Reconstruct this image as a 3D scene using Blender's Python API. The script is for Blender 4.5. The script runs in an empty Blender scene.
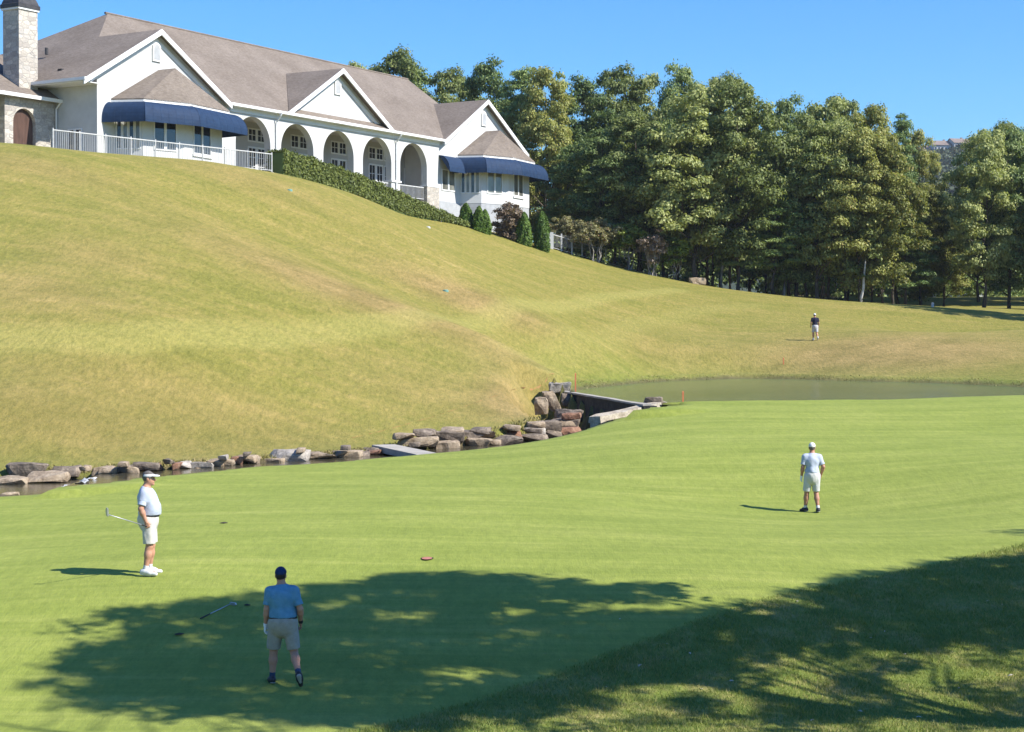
import bpy, bmesh, math, random
import numpy as np
from mathutils import Vector, Matrix, noise as mnoise
random.seed(7); RNG = np.random.default_rng(7)
R = math.radians
sc = bpy.context.scene
col = sc.collection

# ------------------------------------------------------------------ camera, sky, sun, exposure
F, CX, CY, ZC, PITCH = 1750.0, 512.0, 366.0, 6.0, math.atan(31/1750)
cam_d = bpy.data.cameras.new('camera'); cam = bpy.data.objects.new('camera', cam_d); col.objects.link(cam)
cam_d.sensor_fit = 'HORIZONTAL'; cam_d.sensor_width = 36.0; cam_d.lens = 36.0*F/1024.0
cam_d.clip_end = 6000; cam.location = (0, 0, ZC); cam.rotation_euler = (R(90)-PITCH, 0, 0)
sc.camera = cam
SUN_EL = R(42); SUN_AZ = math.atan2(0.92, -0.39)          # azimuth clockwise from +Y
SUNV = Vector((math.sin(SUN_AZ)*math.cos(SUN_EL), math.cos(SUN_AZ)*math.cos(SUN_EL), math.sin(SUN_EL)))
w = bpy.data.worlds.new('World'); sc.world = w; w.use_nodes = True
wn = w.node_tree; bg = wn.nodes['Background']
sky = wn.nodes.new('ShaderNodeTexSky'); sky.sky_type = 'NISHITA'; sky.sun_disc = False
sky.sun_elevation = SUN_EL; sky.sun_rotation = SUN_AZ
sky.air_density = 1.25; sky.dust_density = 0.3; sky.ozone_density = 3.0; sky.altitude = 200
hs = wn.nodes.new('ShaderNodeHueSaturation'); hs.inputs['Saturation'].default_value = 1.25; hs.inputs['Value'].default_value = 1.0
tint = wn.nodes.new('ShaderNodeMix'); tint.data_type = 'RGBA'; tint.blend_type = 'MULTIPLY'; tint.inputs[0].default_value = 1; tint.inputs[7].default_value = (.53, .93, 1.42, 1)
wn.links.new(sky.outputs[0], hs.inputs['Color']); wn.links.new(hs.outputs[0], tint.inputs[6]); wn.links.new(tint.outputs[2], bg.inputs[0]); bg.inputs[1].default_value = 0.074
sl = bpy.data.lights.new('sun', 'SUN'); sl.energy = 4.8; sl.angle = R(0.53); sl.color = (1.0, 0.955, 0.88)
so = bpy.data.objects.new('sun', sl); col.objects.link(so); so.location = SUNV*200
so.rotation_euler = (-SUNV).to_track_quat('-Z', 'Y').to_euler()
sc.view_settings.view_transform = 'Standard'; sc.view_settings.look = 'None'
sc.view_settings.gamma = 1; sc.view_settings.use_curve_mapping = False
sc.view_settings.exposure = 0.93
sc.render.engine = 'CYCLES'
sc.cycles.max_bounces = 6; sc.cycles.diffuse_bounces = 3; sc.cycles.glossy_bounces = 3
sc.cycles.transmission_bounces = 3; sc.cycles.transparent_max_bounces = 6
sc.cycles.use_denoising = True

# ------------------------------------------------------------------ helpers
CP, SP = math.cos(PITCH), math.sin(PITCH)
def ray(x, y):
    a = (x-CX)/F; b = -(y-CY)/F
    return np.array([a, CP+b*SP, -SP+b*CP])
def at(x, y, D):
    r = ray(x, y); r = r/r[1]
    return np.array([r[0]*D, D, ZC+r[2]*D])
def pix(P):
    d = np.array(P, float)-np.array([0, 0, ZC])
    c = d[1]*CP-d[2]*SP; v = d[1]*SP+d[2]*CP
    return CX+F*d[0]/c, CY-F*v/c

def tag(o, label=None, cat=None, group=None, kind=None):
    if label: o['label'] = label
    if cat: o['category'] = cat
    if group: o['group'] = group
    if kind: o['kind'] = kind
    return o
def empty(name, loc, rz=0.0, label=None, cat=None, group=None):
    o = bpy.data.objects.new(name, None); col.objects.link(o)
    o.location = loc; o.rotation_euler = (0, 0, rz); o.empty_display_size = 0.3
    return tag(o, label, cat, group)
def mesh_from(name, V, Fc, mat=None, parent=None, smooth=False):
    me = bpy.data.meshes.new(name)
    me.from_pydata([tuple(map(float, v)) for v in V], [], [tuple(f) for f in Fc]); me.update()
    if mat is not None: me.materials.append(mat)
    if smooth: me.polygons.foreach_set('use_smooth', np.ones(len(me.polygons), bool))
    o = bpy.data.objects.new(name, me); col.objects.link(o)
    if parent is not None: o.parent = parent
    return o
def mesh_quads(name, V, Q, mat=None, parent=None, smooth=False):
    """fast path: numpy verts (n,3), quads (m,4)"""
    me = bpy.data.meshes.new(name); V = np.asarray(V, np.float32); Q = np.asarray(Q, np.int32)
    me.vertices.add(len(V)); me.vertices.foreach_set('co', V.ravel())
    k = Q.shape[1]
    me.loops.add(Q.size); me.loops.foreach_set('vertex_index', Q.ravel())
    me.polygons.add(len(Q)); me.polygons.foreach_set('loop_start', np.arange(0, Q.size, k, dtype=np.int32))
    me.polygons.foreach_set('loop_total', np.full(len(Q), k, np.int32))
    me.update(calc_edges=True); me.validate()
    if mat is not None: me.materials.append(mat)
    if smooth: me.polygons.foreach_set('use_smooth', np.ones(len(me.polygons), bool))
    o = bpy.data.objects.new(name, me); col.objects.link(o)
    if parent is not None: o.parent = parent
    return o
class MB:
    def __init__(s): s.v = []; s.f = []
    def add(s, V, Fc):
        n = len(s.v); s.v += [tuple(map(float, p)) for p in V]; s.f += [tuple(i+n for i in f) for f in Fc]; return s
    def box(s, x0, x1, y0, y1, z0, z1):
        V = [(x0,y0,z0),(x1,y0,z0),(x1,y1,z0),(x0,y1,z0),(x0,y0,z1),(x1,y0,z1),(x1,y1,z1),(x0,y1,z1)]
        return s.add(V, [(3,2,1,0),(4,5,6,7),(0,1,5,4),(1,2,6,5),(2,3,7,6),(3,0,4,7)])
    def prism(s, poly, off):
        """closed prism: 3-D polygon extruded by the vector off"""
        n = len(poly); P = [Vector(p) for p in poly]; o = Vector(off)
        V = [p for p in P]+[p+o for p in P]
        return s.add(V, [tuple(range(n)), tuple(range(2*n-1, n-1, -1))]+[(i, i+n, (i+1) % n+n, (i+1) % n) for i in range(n)])
    def tube(s, a, b, ra, rb=None, n=8, caps=True):
        rb = ra if rb is None else rb
        a = Vector(a); b = Vector(b); d = (b-a)
        if d.length < 1e-6: return s
        d.normalize(); q = d.to_track_quat('Z', 'Y'); X = q @ Vector((1,0,0)); Y = q @ Vector((0,1,0))
        V = []
        for c, r in ((a, ra), (b, rb)):
            for i in range(n):
                t = 2*math.pi*i/n; V.append(c+X*(r*math.cos(t))+Y*(r*math.sin(t)))
        Fc = [(i, (i+1) % n, (i+1) % n+n, i+n) for i in range(n)]
        if caps: Fc += [tuple(range(n-1, -1, -1)), tuple(range(n, 2*n))]
        return s.add(V, Fc)
    def path(s, pts, radii, n=7):
        """tapered tube through points (one connected skin)"""
        P = [Vector(p) for p in pts]; V = []; m = len(P)
        for i, p in enumerate(P):
            d = (P[min(i+1, m-1)]-P[max(i-1, 0)]).normalized(); q = d.to_track_quat('Z', 'Y')
            X = q @ Vector((1,0,0)); Y = q @ Vector((0,1,0))
            for k in range(n):
                t = 2*math.pi*k/n; V.append(p+X*(radii[i]*math.cos(t))+Y*(radii[i]*math.sin(t)))
        Fc = [(i*n+k, i*n+(k+1) % n, (i+1)*n+(k+1) % n, (i+1)*n+k) for i in range(m-1) for k in range(n)]
        Fc += [tuple(range(n-1, -1, -1)), tuple(range((m-1)*n, m*n))]
        return s.add(V, Fc)
    def build(s, name, mat, parent=None, smooth=False): return mesh_from(name, s.v, s.f, mat, parent, smooth)

# ------------------------------------------------------------------ materials
def nodes_of(name):
    m = bpy.data.materials.new(name); m.use_nodes = True
    nt = m.node_tree; return m, nt, nt.nodes['Principled BSDF'], nt.nodes, nt.links
def ramp(ns, stops):
    r = ns.new('ShaderNodeValToRGB'); e = r.color_ramp.elements
    while len(e) < len(stops): e.new(0.5)
    for el, (p, c) in zip(e, stops): el.position = p; el.color = (*c, 1) if len(c) == 3 else c
    return r
def noise_tex(ns, ls, coord, scale, detail=4, rough=0.55, stretch=None):
    n = ns.new('ShaderNodeTexNoise'); n.inputs['Scale'].default_value = scale
    n.inputs['Detail'].default_value = detail; n.inputs['Roughness'].default_value = rough
    if stretch:
        mp = ns.new('ShaderNodeMapping'); mp.inputs['Scale'].default_value = stretch[0]
        if len(stretch) > 1: mp.inputs['Rotation'].default_value = stretch[1]
        ls.new(coord, mp.inputs[0]); coord = mp.outputs[0]
    ls.new(coord, n.inputs['Vector']); return n
def mixc(ns, ls, fac, a, b, mode='MIX'):
    m = ns.new('ShaderNodeMix'); m.data_type = 'RGBA'; m.blend_type = mode
    for sock, val in ((m.inputs[0], fac), (m.inputs[6], a), (m.inputs[7], b)):
        if hasattr(val, 'is_output'): ls.new(val, sock)
        elif isinstance(val, (int, float)): sock.default_value = val
        else: sock.default_value = (*val, 1)
    return m.outputs[2]
def math_n(ns, ls, op, a, b=0.0, c=None, clamp=False):
    m = ns.new('ShaderNodeMath'); m.operation = op; m.use_clamp = clamp
    for i, v in enumerate((a, b, c)):
        if v is None: continue
        if hasattr(v, 'is_output'): ls.new(v, m.inputs[i])
        else: m.inputs[i].default_value = v
    return m.outputs[0]
def bump(ns, ls, h, strength, dist, bsdf):
    b = ns.new('ShaderNodeBump'); b.inputs['Strength'].default_value = strength; b.inputs['Distance'].default_value = dist
    ls.new(h, b.inputs['Height']); ls.new(b.outputs[0], bsdf.inputs['Normal']); return b
def M_noise(name, ca, cb, scale=3.0, rough=0.75, bumps=0.0, bscale=None, bdist=0.02, spec=0.3, metal=0.0, stretch=None, detail=4):
    m, nt, b, ns, ls = nodes_of(name)
    tc = ns.new('ShaderNodeTexCoord')
    n = noise_tex(ns, ls, tc.outputs['Object'], scale, detail, 0.6, stretch)
    r = ramp(ns, [(0.32, ca), (0.68, cb)]); ls.new(n.outputs[0], r.inputs[0]); ls.new(r.outputs[0], b.inputs['Base Color'])
    b.inputs['Roughness'].default_value = rough; b.inputs['Specular IOR Level'].default_value = spec; b.inputs['Metallic'].default_value = metal
    if bumps:
        n2 = noise_tex(ns, ls, tc.outputs['Object'], bscale or scale*4, 5, 0.6)
        bump(ns, ls, n2.outputs[0], bumps, bdist, b)
    return m
MT = {}
MT['stucco'] = M_noise('stucco', (.44,.44,.425), (.53,.53,.515), .9, .85, .25, 18, .01)
MT['siding'] = M_noise('siding', (.50,.505,.50), (.56,.565,.56), 1.2, .8, .1, 12, .01)
MT['trim'] = M_noise('white_trim', (.64,.64,.63), (.70,.70,.69), 2, .55)
MT['white_metal'] = M_noise('white_metal', (.40,.40,.39), (.50,.50,.49), 4, .5)
MT['foundation'] = M_noise('foundation', (.30,.31,.32), (.38,.39,.40), 2.5, .9, .2, 15, .01)
MT['concrete'] = M_noise('concrete', (.28,.255,.215), (.40,.37,.32), 1.6, .9, .3, 9, .015)
MT['awning'] = M_noise('awning_canvas', (.006,.022,.058), (.011,.033,.080), 3, .75, .15, 30, .004)
MT['dark_metal'] = M_noise('dark_metal', (.03,.03,.032), (.06,.055,.055), 3, .55)
MT['wood_door'] = M_noise('wood_door', (.055,.03,.022), (.10,.055,.04), 4, .6, stretch=((1,1,.2),))
MT['deep'] = M_noise('interior_dark', (.05,.05,.05), (.08,.08,.08), 3, .9)
MT['patio'] = M_noise('patio_paving', (.42,.40,.37), (.52,.50,.47), 2, .9)
MT['red'] = M_noise('red_clay', (.36,.13,.085), (.46,.19,.13), 30, .6)
MT['redstake'] = M_noise('stake_paint', (.52,.14,.06), (.62,.22,.10), 30, .6)
MT['teal'] = M_noise('teal_plastic', (.12,.26,.22), (.17,.31,.26), 8, .5)
MT['soil'] = M_noise('dark_soil', (.025,.022,.012), (.06,.05,.03), 40, .95)
MT['steel'] = M_noise('steel', (.42,.43,.44), (.50,.51,.52), 10, .5, metal=0.8)
MT['rubber'] = M_noise('black_rubber', (.015,.015,.016), (.03,.03,.03), 20, .7)
# shingles: rows along the slope, mottled
def M_roof():
    m, nt, b, ns, ls = nodes_of('roof_shingles'); tc = ns.new('ShaderNodeTexCoord')
    n1 = noise_tex(ns, ls, tc.outputs['Object'], .35, 4, .6); n2 = noise_tex(ns, ls, tc.outputs['Object'], 4.0, 3, .7, ((1,1,3),))
    r1 = ramp(ns, [(.3, (.160,.133,.109)), (.7, (.213,.180,.150))]); ls.new(n1.outputs[0], r1.inputs[0])
    r2 = ramp(ns, [(.28, (.70,.69,.68)), (.72, (1.24,1.23,1.22))]); ls.new(n2.outputs[0], r2.inputs[0])
    c = mixc(ns, ls, 1.0, r1.outputs[0], r2.outputs[0], 'MULTIPLY'); ls.new(c, b.inputs['Base Color'])
    sx = ns.new('ShaderNodeSeparateXYZ'); ls.new(tc.outputs['Object'], sx.inputs[0])
    fr = math_n(ns, ls, 'FRACT', math_n(ns, ls, 'MULTIPLY', sx.outputs[2], 9.0))
    h = math_n(ns, ls, 'ADD', math_n(ns, ls, 'MULTIPLY', fr, -.6), n2.outputs[0])
    bump(ns, ls, h, .6, .03, b); b.inputs['Roughness'].default_value = .95; b.inputs['Specular IOR Level'].default_value = .1
    return m
MT['roof'] = M_roof()
def M_stone(name, scale, cols, mortar, stretch=(1,1,1.9)):
    m, nt, b, ns, ls = nodes_of(name); tc = ns.new('ShaderNodeTexCoord')
    mp = ns.new('ShaderNodeMapping'); mp.inputs['Scale'].default_value = stretch; ls.new(tc.outputs['Object'], mp.inputs[0])
    v = ns.new('ShaderNodeTexVoronoi'); v.inputs['Scale'].default_value = scale; v.distance = 'CHEBYCHEV'; v.inputs['Randomness'].default_value = .75
    ve = ns.new('ShaderNodeTexVoronoi'); ve.feature = 'DISTANCE_TO_EDGE'; ve.inputs['Scale'].default_value = scale; ve.inputs['Randomness'].default_value = .75
    ls.new(mp.outputs[0], v.inputs['Vector']); ls.new(mp.outputs[0], ve.inputs['Vector'])
    sp = ns.new('ShaderNodeSeparateColor'); ls.new(v.outputs['Color'], sp.inputs[0])
    rr = ramp(ns, [(i/(len(cols)-1), c) for i, c in enumerate(cols)]); ls.new(sp.outputs[0], rr.inputs[0])
    n = noise_tex(ns, ls, tc.outputs['Object'], 9, 4, .65)
    rn = ramp(ns, [(.3, (.75,.75,.75)), (.7, (1.15,1.15,1.15))]); ls.new(n.outputs[0], rn.inputs[0])
    c = mixc(ns, ls, 1, rr.outputs[0], rn.outputs[0], 'MULTIPLY')
    re = ramp(ns, [(0.0, (0,0,0)), (.07, (1,1,1))]); ls.new(ve.outputs['Distance'], re.inputs[0])
    c2 = mixc(ns, ls, re.outputs[0], mortar, c); ls.new(c2, b.inputs['Base Color'])
    h = math_n(ns, ls, 'ADD', re.outputs[0], math_n(ns, ls, 'MULTIPLY', n.outputs[0], .5)); bump(ns, ls, h, .5, .04, b)
    b.inputs['Roughness'].default_value = .9; return m
MT['stone'] = M_stone('field_stone', 1.9, [(.36,.32,.27),(.46,.42,.36),(.30,.27,.24),(.54,.48,.40),(.40,.37,.33)], (.30,.28,.25))
def M_glass(name, col_a, rough=.06):
    m, nt, b, ns, ls = nodes_of(name); tc = ns.new('ShaderNodeTexCoord')
    n = noise_tex(ns, ls, tc.outputs['Object'], .8, 2, .5)
    r = ramp(ns, [(.35, col_a), (.7, tuple(min(1, c*2.2+.01) for c in col_a))]); ls.new(n.outputs[0], r.inputs[0])
    ls.new(r.outputs[0], b.inputs['Base Color']); b.inputs['Roughness'].default_value = rough
    b.inputs['Specular IOR Level'].default_value = .8; return m
MT['glass'] = M_glass('window_glass', (.012,.015,.02)); MT['glass_blind'] = M_glass('window_glass_blind', (.10,.10,.085), .12)
def M_rock(name, ca, cb, cc):
    m, nt, b, ns, ls = nodes_of(name); tc = ns.new('ShaderNodeTexCoord')
    n = noise_tex(ns, ls, tc.outputs['Object'], 3.2, 6, .65); n2 = noise_tex(ns, ls, tc.outputs['Object'], 14, 4, .7)
    r = ramp(ns, [(.3, ca), (.5, cb), (.7, cc)]); ls.new(n.outputs[0], r.inputs[0])
    r2 = ramp(ns, [(.3, (.65,.65,.65)), (.7, (1.2,1.2,1.2))]); ls.new(n2.outputs[0], r2.inputs[0])
    ls.new(mixc(ns, ls, 1, r.outputs[0], r2.outputs[0], 'MULTIPLY'), b.inputs['Base Color'])
    bump(ns, ls, n2.outputs[0], .7, .05, b); b.inputs['Roughness'].default_value = .92; return m
MT['rock_grey'] = M_rock('rock_grey', (.060,.046,.034), (.160,.124,.090), (.31,.25,.185))
MT['rock_tan'] = M_rock('rock_tan', (.18,.13,.08), (.31,.235,.155), (.43,.345,.24))
MT['rock_red'] = M_rock('rock_red', (.12,.065,.04), (.24,.12,.07), (.31,.20,.13))
MT['rock_pale'] = M_rock('rock_pale', (.22,.19,.15), (.34,.30,.25), (.46,.42,.355))
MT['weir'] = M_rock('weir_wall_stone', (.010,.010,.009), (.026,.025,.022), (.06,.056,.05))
def M_leaf(name, dark, mid, light, trans=.36, odd=None, rough=.6):
    m, nt, b, ns, ls = nodes_of(name)
    geo = ns.new('ShaderNodeNewGeometry'); oi = ns.new('ShaderNodeObjectInfo'); tc = ns.new('ShaderNodeTexCoord')
    n = noise_tex(ns, ls, tc.outputs['Object'], .55, 3, .6)
    s = math_n(ns, ls, 'ADD', math_n(ns, ls, 'MULTIPLY', geo.outputs['Random Per Island'], .55), math_n(ns, ls, 'MULTIPLY', n.outputs[0], .75))
    s = math_n(ns, ls, 'ADD', s, math_n(ns, ls, 'MULTIPLY', math_n(ns, ls, 'SUBTRACT', oi.outputs['Random'], .5), .45))
    r = ramp(ns, [(.30, dark), (.62, mid), (.95, light)]); ls.new(s, r.inputs[0]); c = r.outputs[0]
    if odd:
        f = math_n(ns, ls, 'GREATER_THAN', math_n(ns, ls, 'FRACT', math_n(ns, ls, 'MULTIPLY', geo.outputs['Random Per Island'], 17.3)), odd[1])
        c = mixc(ns, ls, f, c, odd[0])
    ls.new(c, b.inputs['Base Color']); b.inputs['Roughness'].default_value = rough; b.inputs['Specular IOR Level'].default_value = .35
    t = ns.new('ShaderNodeBsdfTranslucent'); ls.new(mixc(ns, ls, 1, c, (1.0,1.05,.6), 'MULTIPLY'), t.inputs[0])
    mx = ns.new('ShaderNodeMixShader'); mx.inputs[0].default_value = trans
    ls.new(b.outputs[0], mx.inputs[1]); ls.new(t.outputs[0], mx.inputs[2]); ls.new(mx.outputs[0], ns['Material Output'].inputs[0])
    return m
MT['leaf_oak'] = M_leaf('leaf_oak', (.092,.124,.032), (.240,.280,.082), (.430,.450,.172))
MT['leaf_olive'] = M_leaf('leaf_olive', (.110,.128,.028), (.245,.258,.062), (.410,.410,.125), odd=((.26,.21,.05), .93))
MT['leaf_dark'] = M_leaf('leaf_dark', (.070,.115,.033), (.170,.235,.072), (.320,.375,.135))
MT['leaf_pine'] = M_leaf('leaf_pine', (.062,.108,.032), (.155,.230,.066), (.290,.355,.112), .2)
MT['leaf_bright'] = M_leaf('leaf_bright', (.12,.17,.022), (.21,.27,.04), (.34,.38,.07))
MT['leaf_arbor'] = M_leaf('leaf_arborvitae', (.050,.098,.011), (.095,.172,.019), (.165,.255,.036), .2)
MT['leaf_burg'] = M_leaf('leaf_burgundy', (.105,.075,.050), (.230,.165,.115), (.36,.29,.20), .25)
MT['leaf_myrtle'] = M_leaf('leaf_myrtle', (.150,.145,.060), (.270,.250,.115), (.40,.36,.19), .3, odd=((.26,.15,.09), .95))
MT['leaf_pink'] = M_leaf('leaf_myrtle_pink', (.20,.155,.12), (.30,.23,.18), (.42,.28,.23), .25)
MT['leaf_hedge'] = M_leaf('leaf_hedge', (.065,.088,.016), (.130,.160,.032), (.215,.240,.058), .2)
MT['leaf_far'] = M_leaf('leaf_far_woods', (.030,.048,.026), (.050,.072,.036), (.075,.098,.050), .1)
MT['bark'] = M_noise('bark', (.045,.036,.028), (.11,.09,.072), 5, .95, .6, 12, .05, stretch=((1,1,.25),))
MT['bark_pale'] = M_noise('bark_pale', (.17,.15,.125), (.36,.33,.29), 5, .9, .3, 12, .03, stretch=((1,1,.4),))
MT['bark_birch'] = M_noise('bark_birch', (.35,.33,.30), (.55,.53,.50), 4, .9)

# ------------------------------------------------------------------ terrain
OX, OY = -18.0134, 122.0
UX, UY = 0.517369, 0.855762          # along the clubhouse front (away from camera)
NX, NY = 0.855762, -0.517369         # out of the clubhouse front
FLOOR = 16.75
def W(s, k): return (OX+s*UX+k*NX, OY+s*UY+k*NY)
ctrl = []
def cp(x, y, D): ctrl.append(tuple(at(x, y, D)))
def cw(x, y, z): ctrl.append((x, y, z))
# near slope and green
for p in [(0,0,4.4),(-8,2,4.2),(8,2,4.3),(0,10,3.2),(-6,12,2.6),(8,12,3.0),(0,18,1.5),(-7,19,1.15),(7,19,1.5),(14,20,1.9),(22,28,2.0),(-14,22,1.0)]: cw(*p)
for p in [(0,732,23.6),(512,732,23.6),(1024,732,24.2),(272,686,25.6),(700,640,28.0),(1024,620,30),(148,577,31),(420,556,33.5),(760,600,30),(1024,545,36),
          (0,560,33.5),(808,513,44.5),(560,500,43),(300,505,41),(0,520,39.5),(1024,470,47),(900,450,52.5),(650,450,53),(480,465,52),(200,490,45.5),
          (0,498,44),(60,493,45.0),(100,488,46.0),(130,480,47.5),(250,466.5,51.5),(380,457.5,55),(430,453,56),(500,446.5,57.8),(560,437.5,59.3),(600,427,60.2),(613,422.5,61.2),(632,417.5,62.3),(646,413.5,63.3),(662,407.5,64.9),
          (750,405,65.5),(850,402,67),(950,397.5,68),(1024,395.5,69),(800,425,59),(1000,430,58)]: cp(*p)
# far creek bank and lawn hill
for p in [(-10,462,52.5),(100,458,54),(200,452,57),(300,446,60),(400,438,63),(480,430,65.5),(535,414,69),(552,392,76)]: cp(*p)
for p in [(0,400,56.5),(0,340,62.5),(0,250,74.5),(0,142,98),(60,149,101),(120,154,104.5),(200,160,109),(150,330,66),(150,240,80),(300,330,74),(300,240,96),
          (420,380,72),(420,300,92),(500,340,84),(560,330,96),(500,270,118),(600,300,120),(600,345,98),(690,330,117),(720,350,109)]: cp(*p)
# lawn crest along the arcade hedge and beyond
for (x, y, k) in [(271,172,5.6),(305,180,5.2),(341,190,5.0),(372,202.5,4.6),(404,215,4.4)]:
    r = ray(x, y); n = np.array([NX, NY, 0]); t = ((np.array([OX,OY,0])+k*n-np.array([0,0,ZC])) @ n)/(r @ n); ctrl.append(tuple(np.array([0,0,ZC])+t*r))
for p in [(440,223.5,134),(463,229,136),(500,240,138),(550,255,140),(600,268,143),(660,278,146),(700,285,147),(760,293,146.5),(820,299,144),(870,303,141),(915,308,137),
          (814,340.5,113),(900,331.5,115),(960,332.5,115),(1024,329,116),(900,345,108),(1024,347,104),(985,307.5,150),(1000,313,139),(1024,309,152),(935,303,172),(960,297,185),(1024,297,185)]: cp(*p)
for p in [(27.5,124,6.25),(31.7,124,5.95),(36.3,124.5,6.05),(24.0,125,6.9)]: cw(*p)
# pond banks (water 3.4)
for p in [(27.6,87.0,3.62),(24.4,95.2,3.65),(19.6,100.4,3.65),(13.6,106.0,3.65),(7.0,98.2,3.62),(2.6,87,3.6),(46,92,3.8),(34,72,3.55)]: cw(*p)
# under and behind the clubhouse, forest floor, outside the frame
for (s, k, z) in [(-28,3,16.6),(-22,0,16.6),(-10,0,16.6),(0,0,16.55),(10,1,16.4),(18,1.0,16.0),(24,1.5,15.0),(30,3.4,14.1),(37,3,13.3),(0,-10,16.6),(-20,-15,16.4),(20,-12,16.0),(38,-12,14.4)]:
    x, y = W(s, k); cw(x, y, z)
for p in [(0,165,13.2),(10,158,11.8),(16,158,10.6),(22,158,9.4),(30,158,8.3),(12,180,11),(30,185,10.2),(55,190,9.6),(-30,190,15),(55,150,7.6),(60,110,6.0),(60,70,3.8),(50,45,2.2),(40,20,1.6),(25,0,3.4),
          (-22,0,3.0),(-32,20,1.0),(-34,36,1.5),(-36,48,1.9),(-40,58,3.8),(-50,75,10),(-56,95,15.8),(-60,125,16.5),(-60,160,16),(90,160,8),(90,60,4),(-80,40,2.5),(-90,100,15)]: cw(*p)
C = np.array(ctrl)
def tps(r2): return np.where(r2 > 1e-9, .5*r2*np.log(r2+1e-12), 0.0)
SC = 40.0
P = C[:, :2]/SC; n_ = len(C)
K = tps(((P[:, None, :]-P[None])**2).sum(-1)); K[np.diag_indices(n_)] += 2e-3
A = np.zeros((n_+3, n_+3)); A[:n_, :n_] = K; A[:n_, n_] = 1; A[:n_, n_+1:] = P; A[n_:, :n_] = A[:n_, n_:].T
TW = np.linalg.solve(A, np.concatenate([C[:, 2], np.zeros(3)]))
def sstep(a, b, x): t = np.clip((x-a)/(b-a), 0, 1); return t*t*(3-2*t)
def base_h(x, y):
    x = np.asarray(x, float); y = np.asarray(y, float); sh = x.shape
    q = np.stack([x.ravel(), y.ravel()], 1)/SC
    q[:, 0] = np.clip(q[:, 0], -95/SC, 95/SC); q[:, 1] = np.clip(q[:, 1], -5/SC, 205/SC)
    out = np.empty(len(q))
    for i in range(0, len(q), 40000):
        b = q[i:i+40000]
        out[i:i+40000] = tps(((b[:, None, :]-P[None])**2).sum(-1)) @ TW[:n_]+TW[n_]+b @ TW[n_+1:]
    out = np.clip(out.reshape(sh), .3, 17.2)
    return out
def poly_sd(x, y, poly):
    """signed distance, negative inside"""
    px = np.asarray(poly, float); d = np.full(x.shape, 1e9); ins = np.zeros(x.shape, bool)
    for i in range(len(px)):
        a = px[i]; b = px[(i+1) % len(px)]; e = b-a
        t = np.clip(((x-a[0])*e[0]+(y-a[1])*e[1])/max(e @ e, 1e-9), 0, 1)
        d = np.minimum(d, np.hypot(x-a[0]-t*e[0], y-a[1]-t*e[1]))
        c = (a[1] > y) != (b[1] > y)
        with np.errstate(divide='ignore', invalid='ignore'): ins ^= c & (x < (b[0]-a[0])*(y-a[1])/(b[1]-a[1]+1e-12)+a[0])
    return np.where(ins, -d, d)
POND_Z, CR_LO, CR_HI = 3.4, 1.80, 1.98
WEIR_A, WEIR_B = (2.3, 79.5), (4.8, 64.8)
POND = [WEIR_A, WEIR_B, (6.2,66.4), (9,67.3), (14,68.4), (20,70.2), (28,71.5), (40,73), (50,80), (44,86), (33,86.5), (25.6,87.5), (23.5,93.6), (21.6,96.5), (19.1,98.9), (16.5,102.6), (13.6,104.6), (10.6,101.2), (7.6,96.8), (5.4,90.5), (3.8,85.8)]
def px_xy(x, D): return ((x-CX)/F*D*1.0, D)
NEAR = [(-36,42.5), (-24,43.2)]+[px_xy(*p) for p in [(0,44.4),(60,45.3),(100,46.3),(130,47.7),(200,49.9),(250,51.7),(310,53.2),(380,55.2),(430,56.2),(500,58.0),(560,59.6),(588,60.6)]]+[(3.0,61.5)]
FAR = [(2.6,65.2),(1.6,71),(0.9,76)]
FARX = [(560,67.6),(520,65.6),(480,64.0),(430,62.2),(380,59.4),(350,57.9),(300,56.4),(250,54.9),(200,53.3),(150,51.9),(110,51.1),(60,51.2),(0,50.8)]
FAR = [(1.7,79.2),(.9,74),(1.1,70)]+[px_xy(*p) for p in FARX]+[(-24,50.6), (-36,51)]
CREEK = NEAR+[(5.2,64.7),(4.7,65.4)]+FAR
def H(x, y):
    x = np.atleast_1d(np.asarray(x, float)); y = np.atleast_1d(np.asarray(y, float))
    z = base_h(x, y)
    m = (y > 40) & (y < 112) & (x > -40) & (x < 55)
    if m.any():
        xm, ym, zm = x[m], y[m], z[m].copy()
        d = poly_sd(xm, ym, POND)+.18*np.sin(xm*1.9+ym*.6)*np.cos(ym*1.3)
        d2 = poly_sd(xm, ym, CREEK)+.10*np.sin(xm*2.3)*np.cos(ym*1.7)
        bank = POND_Z+.05+np.where(ym > 80, .26, .06)*np.clip(d, -4, .75)/.75
        zm = np.where((d > -.75) & (d < 3.0) & (d2 > .8), np.maximum(np.where(d < .5, -9, zm), bank-.08*np.clip(d-.75, 0, None)), zm)
        zm = np.where(d <= -.75, POND_Z-.21-np.clip((-d-.75)*.45, 0, 1.4), zm)
        zm = np.where((d > -.75) & (d <= .1) & (d2 <= .8), POND_Z-.6, zm)
        zw = np.where(xm < -12.0, CR_LO, CR_HI)
        zm = np.where((d2 > 0) & (d > .6) & (d2 < 1.2), np.maximum(zm, zw+.10), zm)
        zm = np.where(d2 <= 0, np.minimum(zm, zw-.12-np.clip(-d2*.8, 0, .45)), zm)
        far_ = ym > np.interp(xm, [p[0] for p in NEAR], [p[1] for p in NEAR])+1.5
        zm = np.where((d2 > 0) & (d2 < 4) & far_ & (d > .3), np.minimum(zm, zw+.12+.85*d2+.35*d2*d2), zm)
        z[m] = zm
    return z
def h1(x, y): return float(H(np.array([x]), np.array([y]))[0])
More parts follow.
